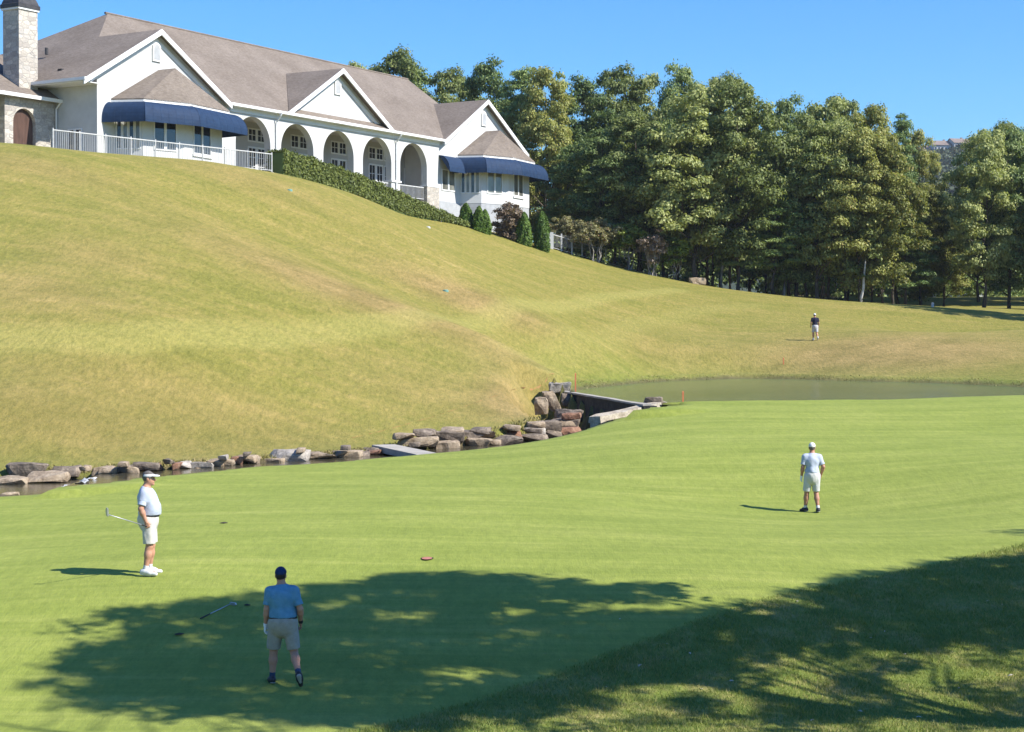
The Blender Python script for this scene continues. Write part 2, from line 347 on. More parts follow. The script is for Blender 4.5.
def ground_at(px, py, d0=15, d1=260):
    """first hit of the camera ray through a pixel with the ground"""
    r = ray(px, py); r = r/r[1]; D = np.arange(d0, d1, .1)
    z = H(r[0]*D, D); below = np.nonzero(ZC+r[2]*D <= z)[0]
    D = D[below[0]] if len(below) else d1
    return np.array([r[0]*D, D, h1(r[0]*D, D)])

def axis(parts):
    out = []
    for a, b, s in parts: out += list(np.arange(a, b, s))
    return np.array(out)
geo_ = np.array([1.12**i for i in range(1, 34)])
xs = axis([(-100,-45,1.2), (-45,42,.34), (42,100.1,1.2)]); xs = np.concatenate([-100-(geo_*14)[::-1], xs, 100+geo_*14])
ys = axis([(-8,18,.8), (18,82,.28), (82,112,.4), (112,152,.7), (152,230,1.3)]); ys = np.concatenate([[-400,-150,-60,-25,-14], ys, 230+geo_*18])
GX, GY = np.meshgrid(xs, ys); GZ = H(GX.ravel(), GY.ravel()).reshape(GX.shape)
nx, ny = len(xs), len(ys)
idx = np.arange(nx*ny).reshape(ny, nx)
Q = np.stack([idx[:-1, :-1], idx[:-1, 1:], idx[1:, 1:], idx[1:, :-1]], -1).reshape(-1, 4)
gx, gy, gz = GX.ravel(), GY.ravel(), GZ.ravel()

def M_ground():
    m, nt, b, ns, ls = nodes_of('turf')
    tc = ns.new('ShaderNodeTexCoord'); co = tc.outputs['Object']
    def attr(n): a = ns.new('ShaderNodeAttribute'); a.attribute_name = n; return a.outputs['Fac']
    n_big = noise_tex(ns, ls, co, .06, 4, .55); n_mid = noise_tex(ns, ls, co, .45, 5, .6)
    n_fine = noise_tex(ns, ls, co, 6.0, 6, .75, ((1.0,.30,.6),)); n_grain = noise_tex(ns, ls, co, 22.0, 4, .8, ((1.0,.22,.5),))
    n_s3 = noise_tex(ns, ls, co, 2.6, 5, .7, ((.07,1.5,.8), (0,0,R(-7))))
    n_hill = noise_tex(ns, ls, co, 2.6, 6, .78, ((1.0,.42,.7),)); n_pat = noise_tex(ns, ls, co, .16, 6, .68, ((.45,1.7,.9), (0,0,R(-12))))
    n_str = noise_tex(ns, ls, co, .75, 6, .70, ((.16,1.5,.8), (0,0,R(-9))))
    n_str2 = noise_tex(ns, ls, co, .9, 5, .7, ((.16,1.8,.5), (0,0,R(-14))))
    # fairway
    rf = ramp(ns, [(.28, (.134,.172,.025)), (.50, (.198,.230,.041)), (.74, (.305,.312,.080))]); 
    s1 = math_n(ns, ls, 'ADD', math_n(ns, ls, 'MULTIPLY', n_str2.outputs[0], .40), math_n(ns, ls, 'MULTIPLY', n_mid.outputs[0], .25)); s1 = math_n(ns, ls, 'ADD', s1, math_n(ns, ls, 'MULTIPLY', n_s3.outputs[0], .35)); ls.new(s1, rf.inputs[0])
    wv = ns.new('ShaderNodeTexWave'); wv.bands_direction = 'Y'; wv.inputs['Scale'].default_value = .13; wv.inputs['Distortion'].default_value = 1.2; wv.inputs['Detail'].default_value = 2; wv.inputs['Detail Scale'].default_value = .4
    mpw = ns.new('ShaderNodeMapping'); mpw.inputs['Rotation'].default_value = (0,0,R(-9)); ls.new(co, mpw.inputs[0]); ls.new(mpw.outputs[0], wv.inputs['Vector'])
    rw = ramp(ns, [(.35, (.965,.97,.965)), (.65, (1.03,1.025,1.04))]); ls.new(wv.outputs['Color'], rw.inputs[0])
    # lawn hill: drier, yellow-brown patches
    rh = ramp(ns, [(.22, (.112,.116,.019)), (.42, (.176,.164,.032)), (.58, (.232,.192,.048)), (.78, (.35,.258,.092))])
    s2 = math_n(ns, ls, 'ADD', math_n(ns, ls, 'MULTIPLY', n_str.outputs[0], .42), math_n(ns, ls, 'MULTIPLY', n_pat.outputs[0], .58))
    s2 = math_n(ns, ls, 'ADD', s2, math_n(ns, ls, 'MULTIPLY', math_n(ns, ls, 'SUBTRACT', n_hill.outputs[0], .5), .60))
    s2 = math_n(ns, ls, 'ADD', s2, math_n(ns, ls, 'MULTIPLY', math_n(ns, ls, 'SUBTRACT', n_mid.outputs[0], .5), .25)); ls.new(s2, rh.inputs[0])
    c = mixc(ns, ls, attr('fairway'), rh.outputs[0], mixc(ns, ls, 1.0, rf.outputs[0], rw.outputs[0], 'MULTIPLY'))
    rl = ramp(ns, [(.35, (.10,.155,.020)), (.7, (.20,.24,.045))]); ls.new(n_mid.outputs[0], rl.inputs[0])
    c = mixc(ns, ls, math_n(ns, ls, 'MULTIPLY', attr('lush'), .6), c, rl.outputs[0])
    rb = ramp(ns, [(.35, (.20,.135,.050)), (.65, (.34,.225,.095))]); ls.new(n_mid.outputs[0], rb.inputs[0])
    c = mixc(ns, ls, math_n(ns, ls, 'MULTIPLY', attr('dry'), .75), c, rb.outputs[0])
    c = mixc(ns, ls, math_n(ns, ls, 'MULTIPLY', attr('swath'), .55), c, (.285,.255,.070))
    c = mixc(ns, ls, math_n(ns, ls, 'MULTIPLY', attr('low'), .35), c, (.150,.122,.035))
    # rough in the near corner: y < a + b x + c x^2
    sx = ns.new('ShaderNodeSeparateXYZ'); ls.new(co, sx.inputs[0]); X, Y = sx.outputs[0], sx.outputs[1]
    yb = math_n(ns, ls, 'ADD', RB[2], math_n(ns, ls, 'ADD', math_n(ns, ls, 'MULTIPLY', X, RB[1]), math_n(ns, ls, 'MULTIPLY', math_n(ns, ls, 'MULTIPLY', X, X), RB[0])))
    dd = math_n(ns, ls, 'SUBTRACT', yb, Y)
    dd = math_n(ns, ls, 'ADD', dd, math_n(ns, ls, 'MULTIPLY', math_n(ns, ls, 'SUBTRACT', n_fine.outputs[0], .5), .25))
    fr = math_n(ns, ls, 'MULTIPLY', dd, 5.0, clamp=True)
    n_r = noise_tex(ns, ls, co, 1.1, 6, .7)
    rr = ramp(ns, [(.28, (.070,.115,.015)), (.5, (.140,.165,.030)), (.72, (.30,.245,.090))]); ls.new(n_r.outputs[0], rr.inputs[0])
    c = mixc(ns, ls, fr, c, rr.outputs[0])
    c = mixc(ns, ls, attr('mud'), c, (.085,.065,.038))
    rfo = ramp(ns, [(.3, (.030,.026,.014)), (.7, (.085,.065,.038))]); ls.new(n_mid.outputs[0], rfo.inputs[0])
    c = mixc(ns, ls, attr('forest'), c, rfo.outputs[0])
    # blade-scale mottling
    g = math_n(ns, ls, 'ADD', math_n(ns, ls, 'MULTIPLY', n_fine.outputs[0], .6), math_n(ns, ls, 'MULTIPLY', n_grain.outputs[0], .4))
    rg = ramp(ns, [(.32, (.50,.54,.48)), (.5, (1,1,1)), (.68, (1.5,1.42,1.5))]); ls.new(g, rg.inputs[0])
    gf = math_n(ns, ls, 'SUBTRACT', .95, math_n(ns, ls, 'MULTIPLY', math_n(ns, ls, 'SUBTRACT', attr('fairway'), fr), .45, clamp=True))
    c = mixc(ns, ls, gf, c, rg.outputs[0], 'MULTIPLY')
    ls.new(c, b.inputs['Base Color']); b.inputs['Roughness'].default_value = .95; b.inputs['Specular IOR Level'].default_value = .12
    b.inputs['Sheen Weight'].default_value = .12; b.inputs['Sheen Roughness'].default_value = .5; b.inputs['Sheen Tint'].default_value = (.7,.85,.3,1)
    b1 = bump(ns, ls, g, .6, .05, b); b2 = ns.new('ShaderNodeBump'); b2.inputs['Strength'].default_value = .8; b2.inputs['Distance'].default_value = .16
    ls.new(math_n(ns, ls, 'MULTIPLY', n_hill.outputs[0], math_n(ns, ls, 'SUBTRACT', 1.0, math_n(ns, ls, 'MULTIPLY', attr('fairway'), .8))), b2.inputs['Height']); ls.new(b2.outputs[0], b1.inputs['Normal'])
    return m
# collar line between green and rough, from points on the ground
_pts = np.array([ground_at(*p)[:2] for p in [(350,731),(512,690),(640,645),(760,602),(850,578),(1020,546)]])
RB = np.polyfit(_pts[:, 0], _pts[:, 1], 2)
# carry the turf
ground = mesh_quads('ground', np.stack([gx, gy, gz], 1), Q, M_ground(), smooth=True); tag(ground, kind='structure')
def put_attr(name, v):
    a = ground.data.attributes.new(name, 'FLOAT', 'POINT'); a.data.foreach_set('value', np.asarray(v, np.float32))
NL = NEAR+[(4.8,64.8)]+[(6.2,66.4), (9,67.3), (14,68.4), (20,70.2), (28,71.5), (40,73), (60,75)]
yn = np.interp(gx, [p[0] for p in NL], [p[1] for p in NL])
fair = sstep(.5, -.3, gy-yn); put_attr('fairway', fair)
sel = (gy > 35) & (gy < 120) & (np.abs(gx) < 60)
dp = np.full(gx.shape, 50.0); dc = np.full(gx.shape, 50.0)
dp[sel] = poly_sd(gx[sel], gy[sel], POND); dc[sel] = poly_sd(gx[sel], gy[sel], CREEK)
lush = np.maximum(np.exp(-np.clip(dp, 0, None)/2.2), np.exp(-np.clip(dc, 0, None)/1.3)*.9)*(1-fair)
put_attr('lush', np.where(dc < 50, lush, 0))
put_attr('mud', np.clip(np.maximum(sstep(.55, .0, dp)*.8, sstep(.18, .0, dc)), 0, 1)*np.where(fair > .5, .55, 1))
def spot(px, py, wx, wy, amp):
    q = ground_at(px, py, 40, 160); return amp*np.exp(-((gx-q[0])/wx)**2-((gy-q[1])/wy)**2)
dry = sum(spot(*a) for a in [(400,310,5,3,.8),(480,303,4,2.5,.9),(250,250,6,5,.45),(30,290,4,3,.6),(30,165,5,3,.6),(95,255,3,3,.5),(330,285,4,3,.5),(60,420,6,2.5,.5),(200,400,7,3,.45),(520,365,3,4,.5),(430,395,4,4,.35),(650,350,4,4,.3),(850,350,5,4,.4),(960,355,6,5,.6)])
dry = dry+1.5*np.exp(-(((gx-.6)/1.9)**2+((gy-72)/5.0)**2))+.75*np.exp(-(((gx-22)/9)**2+((gy-108)/8)**2))+.6*np.exp(-(((gx+4)/5)**2+((gy-97)/3.2)**2))+.5*np.exp(-(((gx+16)/5)**2+((gy-105)/4)**2))
def line_d(pts):
    P_ = [ground_at(*p, 30, 160)[:2] for p in pts]; dmin = np.full(gx.shape, 1e9)
    for a, b in zip(P_, P_[1:]):
        e = b-a; t = np.clip(((gx-a[0])*e[0]+(gy-a[1])*e[1])/(e @ e), 0, 1); dmin = np.minimum(dmin, np.hypot(gx-a[0]-t*e[0], gy-a[1]-t*e[1]))
    return dmin
sw = sstep(.9, .3, line_d([(-60,331),(120,330),(250,326),(380,318)]))*.6+sstep(1.3, .3, line_d([(-60,342),(120,341),(250,337),(380,328),(500,312),(600,297),(680,290)]))+.6*sstep(1.0, .2, line_d([(-60,352),(120,350),(280,345)]))+.5*sstep(1.6, .3, line_d([(512,350),(640,322),(700,310),(760,305)]))
put_attr('swath', np.clip(sw*(1-fair), 0, 1))
lw = ground_at(100, 348, 30, 160)[1]; put_attr('low', sstep(lw, lw-5, gy+.55*gx*(gx > -5)*-.2)*(1-fair)*sstep(8, -4, gx))
put_attr('dry', np.clip(dry*.95*(1-fair), 0, 1))
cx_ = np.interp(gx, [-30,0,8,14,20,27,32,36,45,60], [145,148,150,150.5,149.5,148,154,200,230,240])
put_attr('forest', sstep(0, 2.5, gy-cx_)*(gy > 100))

# water sheets
def M_water(name, c1, c2, rough, bstr, bscale):
    m, nt, b, ns, ls = nodes_of(name); tc = ns.new('ShaderNodeTexCoord')
    n = noise_tex(ns, ls, tc.outputs['Object'], .12, 3, .5)
    r = ramp(ns, [(.35, c1), (.7, c2)]); ls.new(n.outputs[0], r.inputs[0]); ls.new(r.outputs[0], b.inputs['Base Color'])
    b.inputs['Roughness'].default_value = rough; b.inputs['Specular IOR Level'].default_value = .5; b.inputs['IOR'].default_value = 1.33
    n2 = noise_tex(ns, ls, tc.outputs['Object'], bscale, 3, .5, ((1,2.2,1),)); bump(ns, ls, n2.outputs[0], bstr, .03, b)
    return m
pw = mesh_from('pond_water', [(x, y, POND_Z) for x, y in [(WEIR_A[0]+.05,79.5),(4.85,64.9),(7,65.6),(16,67),(30,69.5),(52,72),(54,92),(30,92),(26,98),(20,106),(13,108),(6,102),(2.3,88)]], [tuple(range(13))], M_water('pond_water', (.085,.120,.045), (.120,.155,.070), .16, 1.0, 1.5))
tag(pw, kind='structure')
cwv = M_water('creek_water', (.045,.040,.024), (.075,.065,.040), .08, .35, 3.0)
a_ = mesh_from('creek_water', [(-40,41,CR_LO),(-12.1,41,CR_LO),(-12.1,53.5,CR_LO),(-40,53.5,CR_LO)], [(0,1,2,3)], cwv); tag(a_, kind='structure')
a_ = mesh_from('creek_water', [(-11.9,45,CR_HI),(-7,49,CR_HI),(0,57,CR_HI),(4.4,62.2,CR_HI),(4.6,65,CR_HI),(2.2,79,CR_HI),(.9,78,CR_HI),(.6,69,CR_HI),(-4,64.8,CR_HI),(-8,61.5,CR_HI),(-11.9,56,CR_HI)], [tuple(range(11))], cwv); tag(a_, kind='structure')

# ------------------------------------------------------------------ clubhouse (local x along the front, -y out of the front, z from the floor)
CH = empty('clubhouse', (OX, OY, FLOOR), math.atan2(UY, UX), 'long white stucco clubhouse with brown shingle roofs, arched loggia and two bays under blue awnings', 'clubhouse')
MT['stucco_shade'] = M_noise('stucco_shade', (.40,.39,.375), (.46,.45,.435), .9, .85, .2, 18, .01)  # wall stucco with the loggia's interior shade darkened into its colour
ZE = 5.05                                                     # eave
ch = lambda mb, name, mat, par=CH, smooth=False: mb.build(name, MT[mat], par, smooth)
S0, S1, S2, S3, YB = -15.06, -2.45, 22.95, 36.2, 16.9
AC, AR, ASP = [0.02, 4.96, 9.89, 14.82, 19.76], 1.88, 2.55
# front walls: gable end, arcade, right gable end
g = MB()
g.prism([(S0,0,-1.2),(S1,0,-1.2),(S1,0,4.95),(-9.75,0,8.82),(S0,0,5.6)], (0,.35,0)); ch(g, 'gable_wall', 'stucco')
g = MB()
g.prism([(S2+.35,.001,-4),(S3,.001,-4),(S3,.001,5.4),(30.15,.001,8.85),(S2+.35,.001,4.7)], (0,.35,0)); ch(g, 'gable_wall', 'stucco')
g = MB()
ZT, WT = 5.0, .55
edges = [S1]
for c in AC: edges += [c-AR, c+AR]
edges.append(S2+.34)
NA = 22
V = []; Fc = []
def quad(a, b, c, d): 
    n = len(V); V.extend([a, b, c, d]); Fc.append((n, n+1, n+2, n+3))
for y, fl in ((0.0, 1), (WT, -1)):
    for i in range(0, len(edges), 2):
        a, b = edges[i], edges[i+1]
        zb = -4.0 if i >= 8 else -1.3
        quad((a,y,zb),(b,y,zb),(b,y,ASP),(a,y,ASP)); quad((a,y,ASP),(b,y,ASP),(b,y,ZT),(a,y,ZT))
    for c in AC:
        ps = [(c-AR*math.cos(math.pi*k/NA), ASP+AR*math.sin(math.pi*k/NA)) for k in range(NA+1)]
        for (x0, z0), (x1, z1) in zip(ps, ps[1:]): quad((x0,y,z0),(x1,y,z1),(x1,y,ZT),(x0,y,ZT))
for c in AC:                                                   # arch reveals
    ps = [(c-AR,-1.3)]+[(c-AR*math.cos(math.pi*k/NA), ASP+AR*math.sin(math.pi*k/NA)) for k in range(NA+1)]+[(c+AR,-1.3)]
    for (x0, z0), (x1, z1) in zip(ps, ps[1:]): quad((x0,0,z0),(x0,WT,z0),(x1,WT,z1),(x1,0,z1))
quad((S1,0,ZT),(S2+.34,0,ZT),(S2+.34,WT,ZT),(S1,WT,ZT)); quad((S2+.34,0,-4),(S2+.34,WT,-4),(S2+.34,WT,ZT),(S2+.34,0,ZT))
mesh_from('arcade_wall', V, Fc, MT['stucco'], CH)
# pier collars and stone bases
for i in range(0, len(edges), 2):
    a, b = edges[i], edges[i+1]
    if i == 0: continue
    g = MB(); g.box(a-.08, b+.08, -.09, WT+.08, 1.16, 1.30); ch(g, 'pier_cap', 'trim')
g = MB(); a, b = edges[10], edges[11]; g.box(a-.05, b+.05, -.06, WT+.05, -4.2, 1.155); ch(g, 'pier_base', 'stone')
# loggia: back wall, ceiling, slab
LB = 3.1
g = MB(); g.box(S1-2.0, S3-1, LB, LB+.3, -1.0, 5.0); ch(g, 'loggia_wall', 'stucco_shade')
g = MB(); g.box(S1+.02, S2+.3, WT+.004, LB-.004, 4.62, 4.8); ch(g, 'loggia_ceiling', 'stucco_shade')
g = MB(); g.box(S1, S2-.02, WT+.004, LB-.004, -.25, 0.0); g.box(S1+.3, S2-.9, .08, WT-.03, -.6, -.03); ch(g, 'loggia_floor', 'concrete')
g = MB(); g.box(S1-.001, S1+.25, WT+.01, LB-.01, 0, 4.6); ch(g, 'loggia_end_wall', 'stucco')
g = MB(); g.box(S2+.05, S2+.3, WT+.01, LB-.01, -3, 4.6); ch(g, 'loggia_end_wall', 'stucco')
def window(par, org, ux, w_, h_, cols, rows, glass='glass', fr=.085, name='window', proud=.05, gap=.012):
    """frame with muntins standing proud of a wall, pane as sub-part; org = lower left corner (local), ux = direction along the wall; outward is ux turned -90 deg"""
    ux = Vector(ux).normalized(); o = Vector((ux.y, -ux.x, 0)); org = Vector(org); up = Vector((0,0,1))
    g = MB()
    def bar(x0, x1, z0, z1, p):
        a = org+ux*x0+up*z0+o*.003; g.prism([a, a+ux*(x1-x0), a+ux*(x1-x0)+up*(z1-z0), a+up*(z1-z0)], o*p)
    bar(0, fr, 0, h_, proud); bar(w_-fr, w_, 0, h_, proud); bar(fr, w_-fr, 0, fr, proud); bar(fr, w_-fr, h_-fr, h_, proud)
    for c in range(1, cols): x = fr+(w_-2*fr)*c/cols; bar(x-.022, x+.022, fr, h_-fr, proud*.8)
    for r_ in range(1, rows): z = fr+(h_-2*fr)*r_/rows; bar(fr, w_-fr, z-.02, z+.02, proud*.75)
    f = ch(g, name, 'trim', par)
    a = org+ux*fr+up*fr+o*.003; q = MB(); q.prism([a, a+ux*(w_-2*fr), a+ux*(w_-2*fr)+up*(h_-2*fr), a+up*(h_-2*fr)], o*gap)
    q.build('pane', MT[glass], f); return f
def door_leaf(x, z, w_, h_): 
    f = window(CH, (x, LB, z), (1,0,0), w_, h_, 2, 4, 'glass', .13, 'door')
    g = MB(); g.box(x+w_*.88, x+w_*.92, LB-.12, LB-.05, z+1.0, z+1.16); ch(g, 'handle', 'dark_metal', f)
for i, c in enumerate(AC):
    x = c+4.1
    door_leaf(x-1.0, .02, .98, 2.85); door_leaf(x+.02, .02, .98, 2.85)
    if i < 4: window(CH, (x-1.0, LB, 3.2), (1,0,0), .98, 1.0, 2, 2, fr=.10); window(CH, (x+.02, LB, 3.2), (1,0,0), .98, 1.0, 2, 2, fr=.10)
    window(CH, (x+1.12, LB, .35), (1,0,0), .55, 2.5, 1, 3, fr=.09); window(CH, (x+1.12, LB, 3.2), (1,0,0), .55, 1.0, 1, 2, fr=.09)
    g = MB(); g.box(c+5.5, c+5.66, LB-.25, LB-.003, 2.35, 2.75); g.tube((c+5.58, LB-.14, 2.75), (c+5.58, LB-.14, 2.86), .09, .02, 6); ch(g, 'wall_lamp', 'dark_metal')
# railings between the piers
for c in AC[1:]:
    g = MB(); x0, x1 = c-AR-.02, c+AR+.02
    g.box(x0, x1, .22, .30, 1.02, 1.10); g.box(x0, x1, .23, .29, .12, .17)
    n = 22
    for k in range(1, n): x = x0+(x1-x0)*k/n; g.box(x-.014, x+.014, .245, .275, .17, 1.02)
    ch(g, 'railing', 'white_metal')
# other walls
g = MB(); g.prism([(S0-.003,.001,-1.2),(S0-.003,YB,-1.2),(S0-.003,YB,5.0),(S0-.003,.001,5.0)], (.3,0,0)); ch(g, 'side_wall', 'stucco')
g = MB(); g.prism([(S3,.36,-4),(S3,YB,-4),(S3,YB,5.2),(S3,.36,5.2)], (-.3,0,0)); g.prism([(31.2,4.6,5),(31.2,16.5,5),(31.2,8.5,11.35)], (-.2,0,0)); ch(g, 'side_wall', 'stucco')
g = MB(); g.box(S0+.31, S3-.31, YB-.3, YB, -2, 5.0); g.prism([(24,YB-.001,5),(36,YB-.001,5),(30.15,YB-.001,8.8)], (0,-.28,0)); ch(g, 'back_wall', 'stucco')
# roofs: slabs with thickness
def roof(name, polys, th=.14, par=CH):
    g = MB()
    for p in polys: g.prism(p, (0,0,-th))
    return ch(g, name, 'roof', par)
pk = 9.0
roof('main_roof', [
    [(-2.95,-.4,ZE),(23.5,-.4,ZE),(30.15,5.04,9.05),(31.3,4.33,8.54),(31.3,8.5,11.55),(-5.33,8.5,11.55),(-9.75,5.01,pk)],
    [(-16.6,17.5,ZE),(31.3,17.5,ZE),(31.3,8.5,11.55),(-5.33,8.5,11.55)]])
roof('gable_roof', [
    [(-16.6,-.5,ZE),(-9.75,-.5,pk),(-9.75,5.01,pk),(-5.33,8.5,11.55),(-16.6,17.5,ZE)],
    [(-9.75,-.5,pk),(-2.95,-.5,ZE),(-2.95,-.4,ZE),(-9.75,5.01,pk)]])
roof('gable_roof', [[(10.1,-.3,9.08),(3.6,-.3,5.18),(10.1,5.1,9.10)],[(10.1,-.3,9.08),(16.6,-.3,5.18),(10.1,5.1,9.10)]])
roof('gable_roof', [[(23.5,-.5,ZE),(30.15,-.5,9.05),(30.15,5.04,9.05),(23.5,-.4,ZE)],
                    [(30.15,-.5,9.05),(36.75,-.5,ZE),(36.75,17.5,ZE),(30.15,17.5,9.05)],
                    [(30.15,5.04,9.05),(30.15,17.5,9.05),(24.0,17.5,5.2),(24.0,9,5.2)]])
g = MB(); g.tube((-5.6,8.5,11.56),(31.3,8.5,11.56),.09,None,6); ch(g, 'roof_ridge', 'roof')
g = MB(); g.prism([(3.9,.28,5.3),(16.3,.28,5.3),(10.1,.28,8.95)], (0,.25,0)); ch(g, 'pediment_wall', 'stucco')
# rake boards (white), frieze boards under the rakes
def rake(p0, p1, y0, y1, h_, par=CH):
    a = Vector((p0[0], y0, p0[1])); b = Vector((p1[0], y0, p1[1])); up = Vector((0,0,h_))
    g = MB(); g.prism([a-up, b-up, b+Vector((0,0,.02)), a+Vector((0,0,.02))], (0, y1-y0, 0)); ch(g, 'rake_board', 'trim', par)
for c, hw, zp, z0, yo in ((-9.75, 6.85, pk, ZE, -.54), (30.15, 6.6, 9.05, ZE, -.54), (10.1, 6.5, 9.08, 5.18, -.34)):
    for sg in (-1, 1):
        rake((c+sg*(hw+.08), z0-.08), (c+sg*.001, zp-.02), yo, yo+.09, .34)
        dz = .30; rake((c+sg*(hw-.95), z0+.15), (c+sg*.001, zp-.52+.0), (yo+.50 if yo < -.45 else .22), (yo+.537 if yo < -.45 else .277), .30)
g = MB()                                                       # eave trim: gutter, frieze, soffit
g.box(-2.85, 23.6, -.53, -.41, ZE-.16, ZE+.03); ch(g, 'gutter', 'trim')
g = MB(); g.box(-2.45, S2+.34, -.405, .30, ZE-.20, ZE-.16); ch(g, 'soffit', 'trim')
g = MB(); g.box(-2.45, S2+.38, -.07, -.004, ZE-.5, ZE-.205); g.box(-2.45, S2+.38, -.12, -.071, ZE-.32, ZE-.205); ch(g, 'frieze', 'trim')
g = MB(); g.box(-16.72, -16.61, -.6, 17.4, ZE-.16, ZE+.03); ch(g, 'gutter', 'trim')
g = MB(); g.box(-16.6, S0-.01, -.3, 17.3, ZE-.22, ZE-.17); ch(g, 'soffit', 'trim')
for s in (2.45, 17.25):
    g = MB(); g.path([(s,-.58,ZE-.1),(s,-.5,ZE-.3),(s,-.14,ZE-.75),(s,-.1,ZE-1.0),(s,-.1,-1.0)], [.06]*5, 6); ch(g, 'downspout', 'trim')
# gable vents
for c, z, y in ((-9.75, 6.95, 0), (30.15, 6.85, 0), (10.1, 7.15, .28)):
    pts = [(c-.38,y-.004,z),(c+.38,y-.004,z)]+[(c+.38*math.cos(math.pi*k/10), y-.004, z+.85+.38*math.sin(math.pi*k/10)) for k in range(11)]
    g = MB(); g.prism(pts, (0,-.10,0)); v = ch(g, 'gable_vent', 'trim')
    pts = [(c+(p[0]-c)*.72, y-.106, z+.12+(p[2]-z)*.80) for p in pts]
    g = MB(); g.prism(pts, (0,-.012,0)); ch(g, 'louvre', 'foundation', v)
# bays with hipped roofs and wrap-round awnings
def bay(c, zb):
    wall = [(-4.0,0),(-3.2,-1.6),(-.25,-2.45),(3.95,-1.95),(4.6,0)]
    eave = [(-4.35,0),(-3.5,-1.95),(-.3,-2.88),(4.3,-2.32),(4.85,0)]
    ap, apb = (0.0,-1.42), (0.0,-.004)
    zt, zap = 4.08, 6.45
    g = MB()                                                   # walls with real thickness
    for (a, b) in zip(wall, wall[1:]):
        d = Vector((b[0]-a[0], b[1]-a[1], 0)).normalized(); o = Vector((d.y, -d.x, 0))
        g.prism([(c+a[0],a[1]-.002,zb),(c+b[0],b[1]-.002,zb),(c+b[0],b[1]-.002,3.95),(c+a[0],a[1]-.002,3.95)], -o*.12)
    bw = ch(g, 'bay_wall', 'siding')
    g = MB()
    for (a, b) in zip(eave, eave[1:]):
        d = Vector((b[0]-a[0], b[1]-a[1], 0)).normalized(); o = Vector((d.y, -d.x, 0))
        g.prism([(c+a[0],a[1],zt-.24),(c+b[0],b[1],zt-.24),(c+b[0],b[1],zt),(c+a[0],a[1],zt)], -o*.1)
    ch(g, 'bay_fascia', 'trim')
    roof('bay_roof', [[(c+eave[0][0],-.004,zt+.02),(c+eave[1][0],eave[1][1],zt+.02),(c+ap[0],ap[1],zap),(c+apb[0],apb[1],zap)],
                      [(c+eave[1][0],eave[1][1],zt+.02),(c+eave[2][0],eave[2][1],zt+.02),(c+ap[0],ap[1],zap)],
                      [(c+eave[2][0],eave[2][1],zt+.02),(c+eave[3][0],eave[3][1],zt+.02),(c+ap[0],ap[1],zap)],
                      [(c+eave[3][0],eave[3][1],zt+.02),(c+eave[4][0],-.004,zt+.02),(c+apb[0],apb[1],zap),(c+ap[0],ap[1],zap)]], .1)
    # awning: quarter-round profile swept round the eave
    n_ = []
    for i in range(len(eave)):
        ds = []
        if i > 0: ds.append(Vector((eave[i][0]-eave[i-1][0], eave[i][1]-eave[i-1][1])).normalized())
        if i < len(eave)-1: ds.append(Vector((eave[i+1][0]-eave[i][0], eave[i+1][1]-eave[i][1])).normalized())
        os_ = [Vector((d.y, -d.x)) for d in ds]
        v = sum(os_, Vector((0,0))); v.normalize(); n_.append(v/max(.5, v.dot(os_[0])))
    n_[0] = Vector((-.85,-.0)); n_[-1] = Vector((.62,0))
    NP = 9; V = []; Fc = []; sub = 7
    pl = []
    for i in range(len(eave)-1):
        for k in range(sub): t = k/sub; pl.append((Vector(eave[i])*(1-t)+Vector(eave[i+1])*t, n_[i]*(1-t)+n_[i+1]*t, k == 0))
    pl.append((Vector(eave[-1]), n_[-1], True))
    for (p, o, cr) in pl:
        for j in range(NP):
            t = j/(NP-1)*math.pi/2; off = .10+.86*math.sin(t); z = zt-.22-1.18*(1-math.cos(t))
            V.append((c+p.x+o.x*off, min(-.006, p.y+o.y*off), z))
        q = p+o*.96; V.append((c+q.x, min(-.006, q.y), zt-1.56))
    m = NP+1
    for i in range(len(pl)-1):
        for j in range(m-1): Fc.append((i*m+j, i*m+j+1, (i+1)*m+j+1, (i+1)*m+j))
    aw = mesh_from('awning', V, Fc, MT['awning'], CH)
    sm = aw.modifiers.new('thickness', 'SOLIDIFY'); sm.thickness = .03
    g = MB()                                                   # raised seams
    for i, (p, o, cr) in enumerate(pl):
        g.path([V[i*m+j] for j in range(m)], [.010 if not cr else .022]*m, 5)
    ch(g, 'seam', 'awning', aw)
    def facet(i): 
        a, b = Vector((c+wall[i][0], wall[i][1]-.002, 0)), Vector((c+wall[i+1][0], wall[i+1][1]-.002, 0)); return a, (b-a).normalized(), (b-a).length
    a, d, L = facet(0)
    for k in range(4): window(CH, a+d*(.08+k*.40)+Vector((0,0,.95)), d, .37, 1.95, 1, 1, 'glass_blind' if k % 2 else 'glass', .06)
    a, d, L = facet(1); o = .75 if c < 0 else .6
    for k in range(2): window(CH, a+d*(o+k*.86)+Vector((0,0,.95)), d, .86, 1.95, 1, 1, 'glass' if c < 0 else 'glass_blind', .09)
    a, d, L = facet(2); o = .9
    for k in range(2): window(CH, a+d*(o+k*1.0)+Vector((0,0,.95)), d, 1.0, 1.95, 1, 1, 'glass' if c < 0 else 'glass_blind', .09)
    g = MB(); a2 = a+d*(o-.1)+Vector((0,0,.80)); q_ = Vector((d.y,-d.x,0)); g.prism([a2, a2+d*2.2, a2+d*2.2+Vector((0,0,.14)), a2+Vector((0,0,.14))], q_*.1); ch(g, 'window_sill', 'trim')
    a, d, L = facet(3)
    window(CH, a+d*.5+Vector((0,0,.95)), d, .8, 1.95, 1, 1, 'glass', .08)
    return bw
bay(-9.5, -1.2); bay(30.5, .12)
